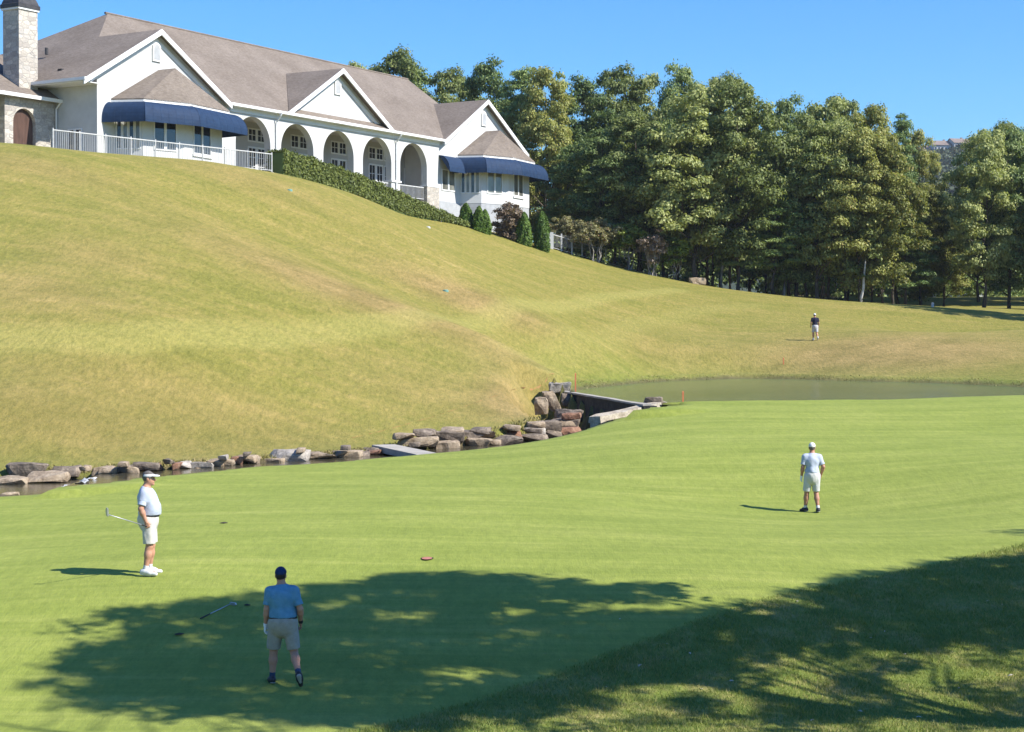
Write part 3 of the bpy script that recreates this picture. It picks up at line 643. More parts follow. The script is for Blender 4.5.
# lower storey under the right bay
g = MB()
for (a, b) in zip([(-4.0,0),(-3.2,-1.6),(-.25,-2.45),(3.95,-1.95),(4.6,0)], [(-3.2,-1.6),(-.25,-2.45),(3.95,-1.95),(4.6,0)]):
    d = Vector((b[0]-a[0], b[1]-a[1], 0)).normalized(); o = Vector((d.y, -d.x, 0))
    g.prism([(30.5+a[0],a[1]+.03,-4.6),(30.5+b[0],b[1]+.03,-4.6),(30.5+b[0],b[1]+.03,.117),(30.5+a[0],a[1]+.03,.117)], -o*.12)
g.box(S2+.36, 26.6, -.03, -.004, -4.2, .117); ch(g, 'foundation_wall', 'foundation')
window(CH, (23.75,0,1.0), (1,0,0), 1.0, 1.75, 1, 1, 'glass_blind', .09); window(CH, (24.75,0,1.0), (1,0,0), 1.0, 1.75, 1, 1, 'glass_blind', .09)
# short awning over the wall windows by the arcade corner
V = []; Fc = []; NP = 9
for x in (S2+.4, S2+1.3, S2+2.2, 26.0):
    for j in range(NP):
        t = j/(NP-1)*math.pi/2; V.append((x, -.02-1.05*math.sin(t)*(1 if x < 25.9 else .9), 3.82-1.22*(1-math.cos(t))))
    V.append((x, -1.07, 2.46))
m = NP+1
for i in range(3):
    for j in range(m-1): Fc.append((i*m+j, i*m+j+1, (i+1)*m+j+1, (i+1)*m+j))
Fc.append(tuple(range(m-1, -1, -1)))
aw = mesh_from('awning', V, Fc, MT['awning'], CH); sm = aw.modifiers.new('thickness', 'SOLIDIFY'); sm.thickness = .03
# side wall window, stone wing with arched doorway, wing roof
window(CH, (S0-.006, 2.5, .75), (0,-1,0), .62, 1.45, 1, 1, fr=.09); window(CH, (S0-.006, 1.88, .75), (0,-1,0), .62, 1.45, 1, 1, fr=.09)
YW = 3.5; dc_, dw, dsp = -17.75, .92, 2.35
V = []; Fc = []
xl, xr = -19.35, S0-.01
for y in (YW, YW+.35):
    quad((xl,y,-1.4),(dc_-dw,y,-1.4),(dc_-dw,y,4.0),(xl,y,4.0)); quad((dc_+dw,y,-1.4),(xr,y,-1.4),(xr,y,4.0),(dc_+dw,y,4.0))
    ps = [(dc_-dw*math.cos(math.pi*k/14), dsp+dw*math.sin(math.pi*k/14)) for k in range(15)]
    for (x0, z0), (x1, z1) in zip(ps, ps[1:]): quad((x0,y,z0),(x1,y,z1),(x1,y,4.0),(x0,y,4.0))
ps = [(dc_-dw,-1.4)]+ps+[(dc_+dw,-1.4)]
for (x0, z0), (x1, z1) in zip(ps, ps[1:]): quad((x0,YW,z0),(x0,YW+.35,z0),(x1,YW+.35,z1),(x1,YW,z1))
quad((xl,YW,-1.4),(xl,YW+6,-1.4),(xl,YW+6,4.0),(xl,YW,4.0))
mesh_from('stone_wall', V, Fc, MT['stone'], CH)
g = MB(); g.box(-27, xl-.003, YW+1.1, YW+1.45, -1.4, 3.98); ch(g, 'stone_wall', 'stone')
g = MB(); g.prism([(p[0], YW+.26, p[1]) for p in ps], (0,.06,0)); ch(g, 'door', 'wood_door')
roof('wing_roof', [[(-27.5,YW-.45,4.05),(S0,YW-.45,4.05),(S0,YW+6,8.0),(-23,YW+6,8.0)],[(-27.5,YW-.45,4.05),(-23,YW+6,8.0),(-27.5,YW+12.5,4.05)]])
g = MB(); g.box(-27.6, S0-.02, YW-.58, YW-.455, 3.86, 4.08); ch(g, 'gutter', 'trim')
g = MB(); g.path([(S0-.14,YW-.5,3.9),(S0-.14,YW-.12,3.5),(S0-.14,YW-.1,-1)], [.06]*3, 6); ch(g, 'downspout', 'trim')
# chimney with dark flared cap
g = MB(); g.box(-17.7,-16.15,4.0,5.4,3.6,9.5); chm = ch(g, 'chimney', 'stone')
g = MB(); g.box(-17.78,-16.07,3.92,5.48,9.5,9.62); ch(g, 'coping', 'trim', chm)
def ringp(cx_, cy_, prof):
    V = []; Fc = []
    for hx, hy, z in prof: V += [(cx_-hx,cy_-hy,z),(cx_+hx,cy_-hy,z),(cx_+hx,cy_+hy,z),(cx_-hx,cy_+hy,z)]
    for i in range(len(prof)-1):
        for k in range(4): Fc.append((i*4+k, i*4+(k+1) % 4, (i+1)*4+(k+1) % 4, (i+1)*4+k))
    Fc += [(3,2,1,0), tuple(range(len(prof)*4-4, len(prof)*4))]; return V, Fc
V, Fc = ringp(-16.925, 4.7, [(.90,.82,9.62),(.90,.82,9.86),(.84,.76,9.9),(.80,.72,10.05),(.72,.64,10.25),(.55,.48,10.45),(.30,.26,10.58)])
mesh_from('cap', V, Fc, MT['dark_metal'], chm)
g = MB(); g.box(-15.1,-14.8,3.0,3.35,5.6,6.05); ch(g, 'roof_vent', 'dark_metal')
g = MB(); g.tube((-12.5,7.0,7.6),(-12.5,7.0,8.05),.11,None,8); ch(g, 'vent_pipe', 'dark_metal')

# patio slab and its long railing
g = MB(); g.prism([(-21.6,-3.0,-.35),(-6.6,-5.0,-.35),(-4.3,-5.3,-.35),(-2.4,.5,-.35),(-15.2,.5,-.35),(-21.6,3.4,-.35)], (0,0,.33))
po = ch(g, 'patio', 'patio', None); po.location = (OX, OY, FLOOR); po.rotation_euler = (0,0,math.atan2(UY, UX)); tag(po, kind='structure')
PR = empty('patio_railing', (OX, OY, FLOOR-.02), math.atan2(UY, UX), 'long white metal railing along the patio edge left of the arches', 'railing')
pa, pb, pc = Vector((-21.7,-3.0,0)), Vector((-6.6,-4.95,0)), Vector((-4.4,-5.2,0))
def rail_run(par, a, b, nposts, h_=1.22, post_w=.034, nb=12, ptop=.08, matn='white_metal', mid=False):
    a = Vector(a); b = Vector(b); up = Vector((0,0,1))
    g = MB(); d = (b-a).normalized(); o = Vector((d.y,-d.x,0))
    def strip(z0, z1, t): g.prism([a+up*z0-o*t, b+up*z0-o*t, b+up*z1-o*t, a+up*z1-o*t], o*2*t)
    strip(h_-.06, h_, .035); strip(.10, .14, .02)
    g.build('rail', MT[matn], par)
    for i in range(nposts+1):
        p = a+(b-a)*(i/nposts); q = MB(); q.box(p.x-post_w, p.x+post_w, p.y-post_w, p.y+post_w, -.5, h_+ptop); q.build('post', MT[matn], par)
    g = MB()
    for i in range(nposts*nb):
        if i % nb == 0: continue
        p = a+(b-a)*(i/(nposts*nb)); g.box(p.x-.010, p.x+.010, p.y-.010, p.y+.010, .12, h_-.05)
    g.build('balusters', MT[matn], par)
rail_run(PR, pa, pb, 8, nb=14); rail_run(PR, pb, pc, 1, nb=12)

# ------------------------------------------------------------------ vegetation
def leaf_quads(P_, N_, size, rng, aspect=.6, fold=.15):
    """diamond leaves at P_ facing about N_"""
    n = len(P_); rnd = rng.normal(size=(n, 3)); T = np.cross(N_, rnd); T /= np.linalg.norm(T, axis=1, keepdims=True)+1e-9
    B = np.cross(N_, T); l = (size*rng.uniform(.65, 1.35, n))[:, None]
    V = np.stack([P_+T*l*.5, P_+B*l*aspect*.5+N_*l*fold, P_-T*l*.5, P_-B*l*aspect*.5+N_*l*fold], 1).reshape(-1, 3)
    return V, np.arange(4*n).reshape(-1, 4)
def clump_leaves(Cn, Rd, per, size, rng, squash=.75, out=.6, aspect=.6, droop=0.0):
    K_ = len(Cn); n = K_*per; ci = np.repeat(np.arange(K_), per)
    d = rng.normal(size=(n, 3)); d /= np.linalg.norm(d, axis=1, keepdims=True)
    d[:, 2] = np.where(d[:, 2] < -.35, -d[:, 2]*.6, d[:, 2])
    rad = Rd[ci]*(rng.uniform(0, 1, n)**.38)*rng.uniform(.75, 1.15, n)
    p = Cn[ci]+d*rad[:, None]*np.array([1, 1, squash])
    nrm = d*out+rng.normal(size=(n, 3))*.42+np.array([0, 0, .35-droop]); nrm /= np.linalg.norm(nrm, axis=1, keepdims=True)
    return leaf_quads(p, nrm, size, rng, aspect)
def crown_clumps(K_, z0, z1, rmax, prof, rng, lobes=5, hollow=.55):
    out = []
    ph = rng.uniform(0, 6.28, 3); off = rng.uniform(-.35, .35, (lobes, 2))
    while len(out) < K_:
        t = rng.uniform(0, 1); a = rng.uniform(0, 2*math.pi)
        rr = prof(t)*(1+.22*math.sin(2*a+ph[0])+.15*math.sin(3*a+ph[1]+4*t)+.14*math.sin(9*t+ph[2]+a))
        if rng.uniform(0, 1) > (prof(t)+.15): continue
        f = rng.uniform(hollow**2, 1)**.5 if rng.uniform() < .85 else rng.uniform(0, 1)
        r_ = rmax*rr*f
        out.append((r_*math.cos(a), r_*math.sin(a), z0+(z1-z0)*t+rng.normal()*.3))
    return np.array(out)
def wob(a, b, rng, k=3, amt=.08):
    a = np.array(a, float); b = np.array(b, float); L = np.linalg.norm(b-a)
    return [a+(b-a)*i/k+(rng.normal(size=3)*L*amt*(0 < i < k)) for i in range(k+1)]
def make_tree(name, H_, z0, rmax, K_, per, lsize, leaf, bark, prof, seed, rclump=(.9,1.4), trunk_r=.24, limbs=12, squash=.75, lean=.02, aspect=.6, out=.95, hollow=.55, droop=0., stems=1):
    rng = np.random.default_rng(seed)
    root = empty(name, (0,0,0))
    Cn = crown_clumps(K_, z0, H_-.6, rmax, prof, rng, hollow=hollow); Rd = rng.uniform(*rclump, len(Cn))
    V, Q = clump_leaves(Cn, Rd, per, lsize, rng, squash, out, aspect, droop)
    mesh_quads('crown', V, Q, MT[leaf], root)
    g = MB()
    if stems == 1:
        top = np.array([rng.normal()*lean*H_, rng.normal()*lean*H_, H_*.86])
        tp = wob((0,0,-.6), top, rng, 7, .012); rad = [trunk_r*1.35]+[trunk_r*(1-.86*(i/7)**.9) for i in range(1, 8)]
        g.path(tp, rad, 8)
        pick = rng.choice(len(Cn), min(limbs, len(Cn)), replace=False)
        for i in pick:
            c = Cn[i]; zb = max(z0*.7, c[2]-np.hypot(c[0], c[1])*rng.uniform(.35, .8)-.4); zb = min(zb, H_*.8)
            f = (zb+.6)/(top[2]+.6); base = np.array(tp[0])+(np.array(tp[-1])-np.array(tp[0]))*f
            r0 = trunk_r*(1-.8*f)*.55; g.path(wob(base, c, rng, 4, .06), [r0, r0*.8, r0*.6, r0*.4, r0*.15], 5)
    else:
        for k in range(stems):
            a = 2*math.pi*k/stems+rng.uniform(-.3,.3); m = np.array([math.cos(a)*rmax*.33, math.sin(a)*rmax*.33, z0*rng.uniform(.8,1.0)])
            sp = wob((math.cos(a)*.12, math.sin(a)*.12, -.4), m, rng, 4, .07); g.path(sp, [trunk_r, trunk_r*.9, trunk_r*.75, trunk_r*.6, trunk_r*.5], 6)
            for j in range(3):
                c = Cn[rng.integers(len(Cn))]; c = np.array([abs(c[0])*math.cos(a)*1.2+.2*rng.normal(), abs(c[1])*math.sin(a)*1.2+.2*rng.normal(), c[2]])
                g.path(wob(sp[-1] if j else sp[-2], c, rng, 3, .08), [trunk_r*.5, trunk_r*.4, trunk_r*.28, trunk_r*.1], 5)
    g.build('trunk', MT[bark], root, True)
    root['H_'] = H_; root['R_'] = rmax
    return root
round_p = lambda t: max(.05, min(1, (t+.10)/.50)**.6*min(1, max(0, 1.02-t)/.42)**.52)
tall_p = lambda t: max(.05, min(1, (t+.16)/.45)**.6*min(1, max(0, 1.02-t)/.34)**.55*(1-.12*t))
cone_p = lambda t: max(.06, (1-t)**.8*.95+.04)
PROTO = {
 'oak_a': lambda: make_tree('oak_tree', 18, 2.6, 5.0, 170, 215, .30, 'leaf_oak', 'bark', round_p, 11),
 'oak_b': lambda: make_tree('oak_tree', 18, 2.8, 4.6, 160, 215, .30, 'leaf_oak', 'bark', tall_p, 23),
 'oak_c': lambda: make_tree('oak_tree', 18, 1.8, 4.8, 175, 215, .29, 'leaf_dark', 'bark', tall_p, 31),
 'olive_a': lambda: make_tree('hickory_tree', 18, 2.0, 4.6, 165, 215, .30, 'leaf_olive', 'bark', tall_p, 47),
 'olive_b': lambda: make_tree('hickory_tree', 18, 1.6, 4.4, 160, 215, .29, 'leaf_olive', 'bark', round_p, 53),
 'pine_a': lambda: make_tree('pine_tree', 18, 4.5, 3.8, 160, 200, .38, 'leaf_pine', 'bark', lambda t: max(.1, .9*(1-t)**.55), 61, (.7,1.1), .22, 16, .5, aspect=.22, out=.35),
 'pine_b': lambda: make_tree('pine_tree', 18, 2.5, 3.6, 160, 200, .36, 'leaf_pine', 'bark', cone_p, 67, (.7,1.1), .2, 16, .5, aspect=.24, out=.35),
 'thin': lambda: make_tree('oak_tree', 18, 4.5, 3.2, 60, 80, .34, 'leaf_oak', 'bark', tall_p, 71, (.7,1.1), .18, 16),
}
first = {}
def place(proto, loc, sx, sz, rz, label, cat, group, name=None):
    if proto not in first:
        first[proto] = PROTO[proto](); o = first[proto]
    else:
        o = first[proto].copy(); col.objects.link(o)
        for chd in list(first[proto].children):
            c = chd.copy(); col.objects.link(c); c.parent = o
    for k in ('H_', 'R_'):
        pass
    o.location = loc; o.scale = (sx, sx, sz); o.rotation_euler = (0, 0, rz)
    return tag(o, label, cat, group)
def dims(proto):
    return (first[proto]['H_'], first[proto]['R_']) if proto in first else DIM[proto]
DIM = {'oak_a':(18,4.6),'oak_b':(18,4.2),'oak_c':(18,4.4),'olive_a':(18,4.2),'olive_b':(18,4.0),'pine_a':(18,3.4),'pine_b':(18,3.2),'thin':(18,3.2)}
def tree_px(px, D, top, wpx, proto, rz, label, group):
    q = at(px, top, D); z0 = h1(q[0], D); H_, R_ = DIM[proto]
    return place(proto, (q[0], D, z0-.05), (wpx/F*D/2)/(R_*.92), (q[2]-z0)/H_, rz, label, 'tree', group)
KIND = {'oak_a':'full green oak', 'oak_b':'tall green oak', 'oak_c':'dark green oak', 'olive_a':'olive-green hickory', 'olive_b':'yellow-olive hickory', 'pine_a':'dark pine', 'pine_b':'cone-shaped pine', 'thin':'thin sparse oak'}
ORD = ['first','second','third','fourth','fifth','sixth','seventh','eighth','ninth','tenth','eleventh','twelfth','thirteenth','fourteenth','fifteenth','sixteenth','seventeenth','eighteenth','nineteenth','twentieth','twenty-first','twenty-second','twenty-third','twenty-fourth']
clubback = [(366,182,58,60,'oak_b'),(392,178,49,76,'oak_a'),(422,184,68,64,'oak_c'),(447,176,66,60,'oak_a'),(468,182,72,44,'oak_b'),(492,170,60,66,'oak_c'),(520,166,58,60,'pine_a'),(545,163,64,58,'olive_a')]
backrow = [(562,172,70,40,'thin'),(584,168,76,60,'oak_c'),(615,170,64,66,'oak_a'),(642,172,70,56,'oak_b'),(677,170,64,62,'oak_c'),(706,168,72,62,'oak_b'),(731,166,74,64,'oak_a'),(767,172,100,52,'thin'),(790,168,97,60,'oak_c'),
           (822,166,92,66,'oak_b'),(848,170,96,60,'oak_a'),(872,166,101,56,'olive_a'),(900,168,108,54,'pine_b'),(916,176,126,40,'olive_a'),(980,172,134,50,'oak_b'),(1010,176,120,64,'oak_a'),(1046,168,118,64,'oak_b'),(1078,174,116,64,'oak_c'),(1108,165,112,66,'oak_a')]
frontrow = [(572,158,140,64,'pine_a'),(600,154,128,70,'oak_c'),(638,153,110,78,'oak_a'),(664,156,120,60,'oak_c'),(698,150,88,86,'oak_b'),(738,150,80,84,'oak_a'),(775,149.5,170,66,'pine_a'),(796,152,125,70,'oak_c'),(818,149,112,66,'oak_b'),
            (845,150,118,66,'oak_a'),(862,147.5,126,66,'olive_b'),(884,148,140,62,'olive_a'),(906,152,170,50,'pine_b'),(922,157,182,48,'olive_b'),(944,166,200,50,'olive_a'),(984,151,124,58,'oak_b'),(1010,153.5,128,62,'oak_c'),(1052,156,120,70,'oak_a'),(1092,150,118,70,'oak_b'),(1130,147,110,80,'oak_c'),(1104,134,112,74,'oak_b')]
rr_ = random.Random(5)
for i, t in enumerate(clubback):
    tree_px(*t, rr_.uniform(0,6.28), f'{KIND[t[4]]} tree rising behind the clubhouse roof, {ORD[i]} from the left there', 'trees behind the clubhouse')
for i, t in enumerate(backrow):
    tree_px(*t, rr_.uniform(0,6.28), f'{KIND[t[4]]} tree of the tall rear row, {ORD[i]} counting from the clubhouse', 'rear row of the wood')
for i, t in enumerate(frontrow):
    tree_px(*t, rr_.uniform(0,6.28), f'{KIND[t[4]]} tree at the lawn edge with bare trunk, {ORD[i]} counting from the clubhouse', 'trees along the lawn edge')
deep = [(880,186),(905,192),(930,198),(955,203),(975,196),(1000,204),(585,188),(612,192),(640,186),(668,190),(697,187),(722,192),(750,188),(778,186),(805,192),(832,200),(858,192)]
for i, (px, D) in enumerate(deep):
    tree_px(px, D, (150 if px > 870 else 120)+14*math.sin(i*2.1)+(50 if 920 < px < 970 else 0), 56, ['oak_c','pine_b','oak_b'][i % 3], rr_.uniform(0,6.28), f'shaded tree deep inside the wood, {ORD[i]} in its row', 'shaded trees deep in the wood')
# undergrowth in the depth of the wood
rng = np.random.default_rng(66); n = 420; Cx = rng.uniform(2, 62, n); Cy = 172+rng.uniform(0, 26, n)+np.clip(Cx-34, 0, 30)*.8; Cz = H(Cx, Cy)+rng.uniform(.2, 4.6, n)
V, Q = clump_leaves(np.stack([Cx, Cy, Cz], 1), rng.uniform(.9, 1.6, n), 70, .42, rng); o = mesh_quads('undergrowth', V, Q, MT['leaf_dark']); tag(o, kind='stuff')
# thin bare trunks among the front trees
bt = [(713,154,'bark'),(722,152,'bark_pale'),(783,151,'bark_pale'),(806,153,'bark'),(829,152,'bark'),(861,146.6,'bark_birch'),(894,148.5,'bark'),(650,155,'bark')]
for i, (px, D, bk) in enumerate(bt):
    q = at(px, 280, D); z0 = h1(q[0], D); rng = np.random.default_rng(300+i)
    root = empty('sapling', (q[0], D, z0), 0, f'{"white-barked" if bk == "bark_birch" else "pale" if bk == "bark_pale" else "dark"} slim trunk with small high crown among lawn-edge trees, {ORD[i]} from the clubhouse', 'tree', 'slim trunks at the lawn edge')
    g = MB(); tp = wob((0,0,-.4), (rng.normal()*.2, rng.normal()*.2, 3.6 if bk == 'bark_birch' else 5.5), rng, 5, .012); g.path(tp, [.15,.13,.12,.10,.08,.04], 7); g.build('trunk', MT[bk], root, True)
    Cn = np.array(tp[-1])+rng.normal(size=(16,3))*np.array([.8,.8,1.2]); V, Q = clump_leaves(Cn, np.full(16,.7), 60, .32, rng); mesh_quads('crown', V, Q, MT['leaf_oak'], root)
# small lawn-edge trees: crepe myrtles
def shrub_px(name, px, base, D, top, wpx, leaf, label, cat, group, K_=46, per=90, ls=.2, stems=0, bark='bark_pale', prof=round_p, z0f=.35, rc=(.35,.6), seed=1, aspect=.6, out=.6):
    q = at(px, base, D); z = h1(q[0], D); zt = at(px, top, D)[2]; H_ = zt-z; R_ = wpx/F*D/2
    if stems: o = make_tree(name, H_, H_*z0f, R_*.9, K_, per, ls, leaf, bark, prof, seed, rc, .075, stems=stems)
    else: o = make_tree(name, H_, .25, R_*.9, K_, per, ls, leaf, bark, prof, seed, rc, .05, 6, aspect=aspect, out=out, hollow=.2)
    o.location = (q[0], D, z-.03); return tag(o, label, cat, group)
mg = 'small multi-stem trees beside the white fence'
shrub_px('crepe_myrtle', 567, 258, 150, 212, 40, 'leaf_myrtle', 'olive bushy small tree right of the last column shrub', 'tree', mg, stems=4, seed=81, z0f=.3)
shrub_px('crepe_myrtle', 596, 268, 148, 217, 54, 'leaf_myrtle', 'widest pale-stemmed crepe myrtle with dull olive crown', 'tree', mg, 60, stems=6, seed=82, z0f=.45)
shrub_px('crepe_myrtle', 628, 274, 149, 221, 36, 'leaf_bright', 'crepe myrtle with fresh green crown between olive and pinkish ones', 'tree', mg, stems=5, seed=83, z0f=.5)
shrub_px('crepe_myrtle', 652, 277, 148, 229, 34, 'leaf_pink', 'crepe myrtle with thin pinkish-grey crown', 'tree', mg, 36, 60, stems=6, seed=84, z0f=.4)
shrub_px('crepe_myrtle', 676, 277, 149, 234, 32, 'leaf_bright', 'small yellow-green tree, last before the dark wood', 'tree', mg, 34, stems=3, seed=85, z0f=.35)
col_p = lambda t: max(.12, (1-t**2.2)*.95*(1 if t > .1 else .8))
for i, (px, b_, D, tp, wp) in enumerate([(466,232,139.5,204,15),(482,238,139,207,17),(524,249,141,213,17),(542,256,141.5,212,18)]):
    lab = ['short columnar evergreen nearest the clubhouse corner','columnar evergreen left of the burgundy shrub, with split top','dark columnar evergreen just right of the burgundy shrub','tallest columnar evergreen, beside the white fence'][i]
    q = at(px, b_, D); z_ = h1(q[0], D); H_ = at(px, tp, D)[2]-z_+.25; R_ = wp/F*D/2*.92; rng = np.random.default_rng(90+i)
    root = empty('arborvitae', (q[0], D, z_-.2), 0, lab, 'shrub', 'columnar evergreens below the bay')
    spl = [(0,0,1,1)] if i != 1 else [(-.28,0,.80,1),(.30,.1,.75,.88)]
    Ps, Ns = [], []
    for ox_, oy_, rs_, hs_ in spl:
        n = 7000; t = rng.uniform(0, 1, n); a = rng.uniform(0, 6.283, n); pr_ = (np.clip(1-t**3.2, 0, 1)**.8*.9+.06)*(.82+.18*np.clip(t*6, 0, 1))
        rr2 = R_*rs_*pr_*(1+.13*np.sin(3*a+5*t+i)+.10*np.sin(7*a-11*t))*rng.uniform(.72, 1.06, n)
        Ps.append(np.stack([ox_*R_*1.3+rr2*np.cos(a), oy_*R_+rr2*np.sin(a), t*H_*hs_], 1)); Ns.append(np.stack([np.cos(a), np.sin(a), .35+0*a], 1)+rng.normal(size=(n, 3))*.5)
    Ps = np.concatenate(Ps); Ns = np.concatenate(Ns); Ns /= np.linalg.norm(Ns, axis=1, keepdims=True)
    V, Q = leaf_quads(Ps, Ns, .15, rng, .5); mesh_quads('foliage', V, Q, MT['leaf_arbor'], root)
    g = MB(); g.path([(0,0,-.2),(0,0,H_*.8)], [.07,.02], 6); g.build('trunk', MT['bark'], root)
shrub_px('burgundy_shrub', 509, 243, 142, 201, 44, 'leaf_burg', 'burgundy leafed shrub between the columnar evergreens under the bay windows', 'shrub', None, 70, 100, .2, seed=97, rc=(.35,.6))
# hedge along the lawn crest in front of the arches
hp = []
for (x, ybot, ytop, k) in [(276,172.5,153,5.0),(310,181.5,162,4.7),(345,191.5,174.5,4.4),(374,203,186,4.1),(405,215.5,199.5,3.8),(437,224,213,3.4),(464,230,226.5,3.0)]:
    r = ray(x, ybot); n = np.array([NX, NY, 0]); t = ((np.array([OX,OY,0])+k*n-np.array([0,0,ZC])) @ n)/(r @ n)
    b = np.array([0,0,ZC])+t*r; gz_ = h1(b[0], b[1]); zt = at(x, ytop, b[1]+.8)[2]; hp.append((b[0], b[1], gz_, zt))
hp = np.array(hp); rng = np.random.default_rng(55); n = 30000
t = rng.uniform(0, len(hp)-1.001, n); i = t.astype(int); f = (t-i)[:, None]; Bp = hp[i]*(1-f)+hp[i+1]*f
h0 = np.array([0,0,0.]); wd = .7
face = rng.integers(0, 3, n); uu = rng.uniform(0, 1, n); cr = rng.uniform(-1, 1, n)
loc = np.zeros((n, 3)); nor = np.zeros((n, 3)); Hh = np.maximum(.25, Bp[:, 3]-Bp[:, 2]+.1)
lat = np.where(face == 0, cr*wd, np.where(face == 1, wd, -wd)); zz = np.where(face == 0, Hh, uu*Hh)
lump = .10*np.sin(t*9)+.08*np.sin(t*23+1)
lat = lat*(1+lump*.4); zz = zz*(1+lump*.35)
loc = np.stack([Bp[:, 0]+NX*lat, Bp[:, 1]+NY*lat, Bp[:, 2]-.1+zz], 1)+rng.normal(size=(n, 3))*.06
nor = np.where((face == 0)[:, None], np.array([0,0,1.]), np.stack([NX*np.sign(lat), NY*np.sign(lat), 0*lat], 1))+rng.normal(size=(n, 3))*.5
nor /= np.linalg.norm(nor, axis=1, keepdims=True)
V, Q = leaf_quads(loc, nor, .16, rng, .7)
hedge = empty('hedge', tuple(hp[0][:3]), 0, 'clipped green hedge running downhill in front of the arches', 'hedge')
o = mesh_quads('foliage', V-np.array(hp[0][:3]), Q, MT['leaf_hedge'], hedge)
g = MB()
for a, b in zip(hp, hp[1:]):
    a_ = a[:3]-hp[0][:3]; b_ = b[:3]-hp[0][:3]; ha, hb = max(.15, a[3]-a[2]-.08), max(.15, b[3]-b[2]-.08); o_ = Vector((NX,NY,0))*.58
    g.prism([Vector(a_)-o_-Vector((0,0,.3)), Vector(b_)-o_-Vector((0,0,.3)), Vector(b_)-o_+Vector((0,0,hb)), Vector(a_)-o_+Vector((0,0,ha))], o_*2)
g.build('branches', MT['leaf_dark'], hedge)

# distant woods behind everything, far hill with houses
rng = np.random.default_rng(77); n = 520
Cx = rng.uniform(-60, 120, n); Cy = rng.uniform(205, 260, n); Cz = np.array([14.0]*n)
gzz = H(Cx, Cy); zt = np.where((Cx > 52) & (Cx < 66), 12.5, 15.5)+rng.uniform(-1.5, 1.2, n); Cz = gzz+rng.uniform(.02, 1, n)**.8*(zt-3)
V, Q = clump_leaves(np.stack([Cx, Cy, Cz], 1), rng.uniform(1.8, 3.0, n), 70, .8, rng); o = mesh_quads('background_woods', V, Q, MT['leaf_dark']); tag(o, kind='stuff')
HD = 900.0; HXc = (940-CX)/F*HD
def hill_z(x, y): return 10+ (98+4*np.sin(x*.021)+3*np.sin(x*.05+1))*np.exp(-((x-HXc-25)/190.)**2)*.925*sstep(480, 885, y)*(1-.35*sstep(930, 1250, y))
hx = np.linspace(-250, 750, 90); hy = np.linspace(440, 1300, 70); HX, HY = np.meshgrid(hx, hy); HZ = hill_z(HX, HY)
i_ = np.arange(HX.size).reshape(HX.shape)
o = mesh_quads('hill', np.stack([HX.ravel(), HY.ravel(), HZ.ravel()], 1), np.stack([i_[:-1,:-1], i_[:-1,1:], i_[1:,1:], i_[1:,:-1]], -1).reshape(-1,4), M_noise('hill_floor', (.03,.045,.02), (.05,.06,.03), .05, .9), smooth=True); tag(o, kind='structure')
n = 2600; Cx = rng.uniform(HXc-130, HXc+150, n); Cy = rng.uniform(520, 905, n); Cz = hill_z(Cx, Cy)+rng.uniform(1.5, 5, n)
V, Q = clump_leaves(np.stack([Cx, Cy, Cz], 1), rng.uniform(2.6, 4.6, n), 34, 2.0, rng); o = mesh_quads('hillside_woods', V, Q, MT['leaf_far']); tag(o, kind='stuff')
MT['far_pale'] = M_noise('far_pale', (.42,.40,.37), (.5,.48,.45), .2, .9); MT['far_wall'] = M_noise('far_wall', (.50,.44,.36), (.60,.54,.46), .2, .9); MT['far_roof'] = M_noise('far_roof', (.16,.12,.10), (.24,.19,.16), .3, .9)
def house(name, loc, rz, wx, wy, hh, rise, wall, roofm, label, nwin=4, group=None):
    r_ = empty(name, loc, rz, label, 'house', group)
    g = MB(); g.box(-wx/2, wx/2, -wy/2, wy/2, -2, hh)
    for s in (-1, 1): g.prism([(s*wx/2*.999-.1*(s>0),-wy/2+.01,hh+.01),(s*wx/2*.999-.1*(s>0),wy/2-.01,hh+.01),(s*wx/2*.999-.1*(s>0),0,hh+rise-.15)], (.1,0,0))
    g.build('wall', wall, r_)
    g = MB(); e = .5
    g.prism([(-wx/2-e,-wy/2-e,hh-.2),(wx/2+e,-wy/2-e,hh-.2),(wx/2+e,0,hh+rise),(-wx/2-e,0,hh+rise)], (0,0,.18)); g.prism([(-wx/2-e,wy/2+e,hh-.2),(wx/2+e,wy/2+e,hh-.2),(wx/2+e,0,hh+rise),(-wx/2-e,0,hh+rise)], (0,0,.18)); rf = g.build('roof', roofm, r_)
    g = MB(); g.box(wx*.2, wx*.2+.9, .3, 1.1, hh+rise*.5, hh+rise+.8); g.build('chimney', MT['far_roof'], rf)
    for k in range(nwin):
        x = -wx/2+wx*(k+.5)/nwin
        g = MB(); g.box(x-.65, x+.65, -wy/2-.06, -wy/2-.003, hh*.42, hh*.82); wf = g.build('window', MT['trim'], r_)
        g = MB(); g.box(x-.53, x+.53, -wy/2-.075, -wy/2-.061, hh*.42+.12, hh*.82-.12); g.build('pane', MT['glass'], wf)
    return r_
for i, (px, y, wx, hh, rz) in enumerate([(922,138,8,3.8,.2),(931,137,10,4.2,-.2),(940,136,9,5.2,.1),(949,137,11,4.2,-.1),(958,137.5,9,4.2,.3),(966,139,7,3.5,0)]):
    D = 892+6*(i % 2); q = at(px, y, D)
    house('hilltop_house', (q[0], D, float(hill_z(q[0], D))+3.6), rz, wx, 8, hh, 2.4, MT['far_wall'] if i % 2 else MT['far_pale'], MT['far_roof'], f'{["small white","tan","tall white","broad tan","white","small tan"][i]} hilltop house on the far ridge, {ORD[i]} from the left', 5, 'houses on the far ridge')
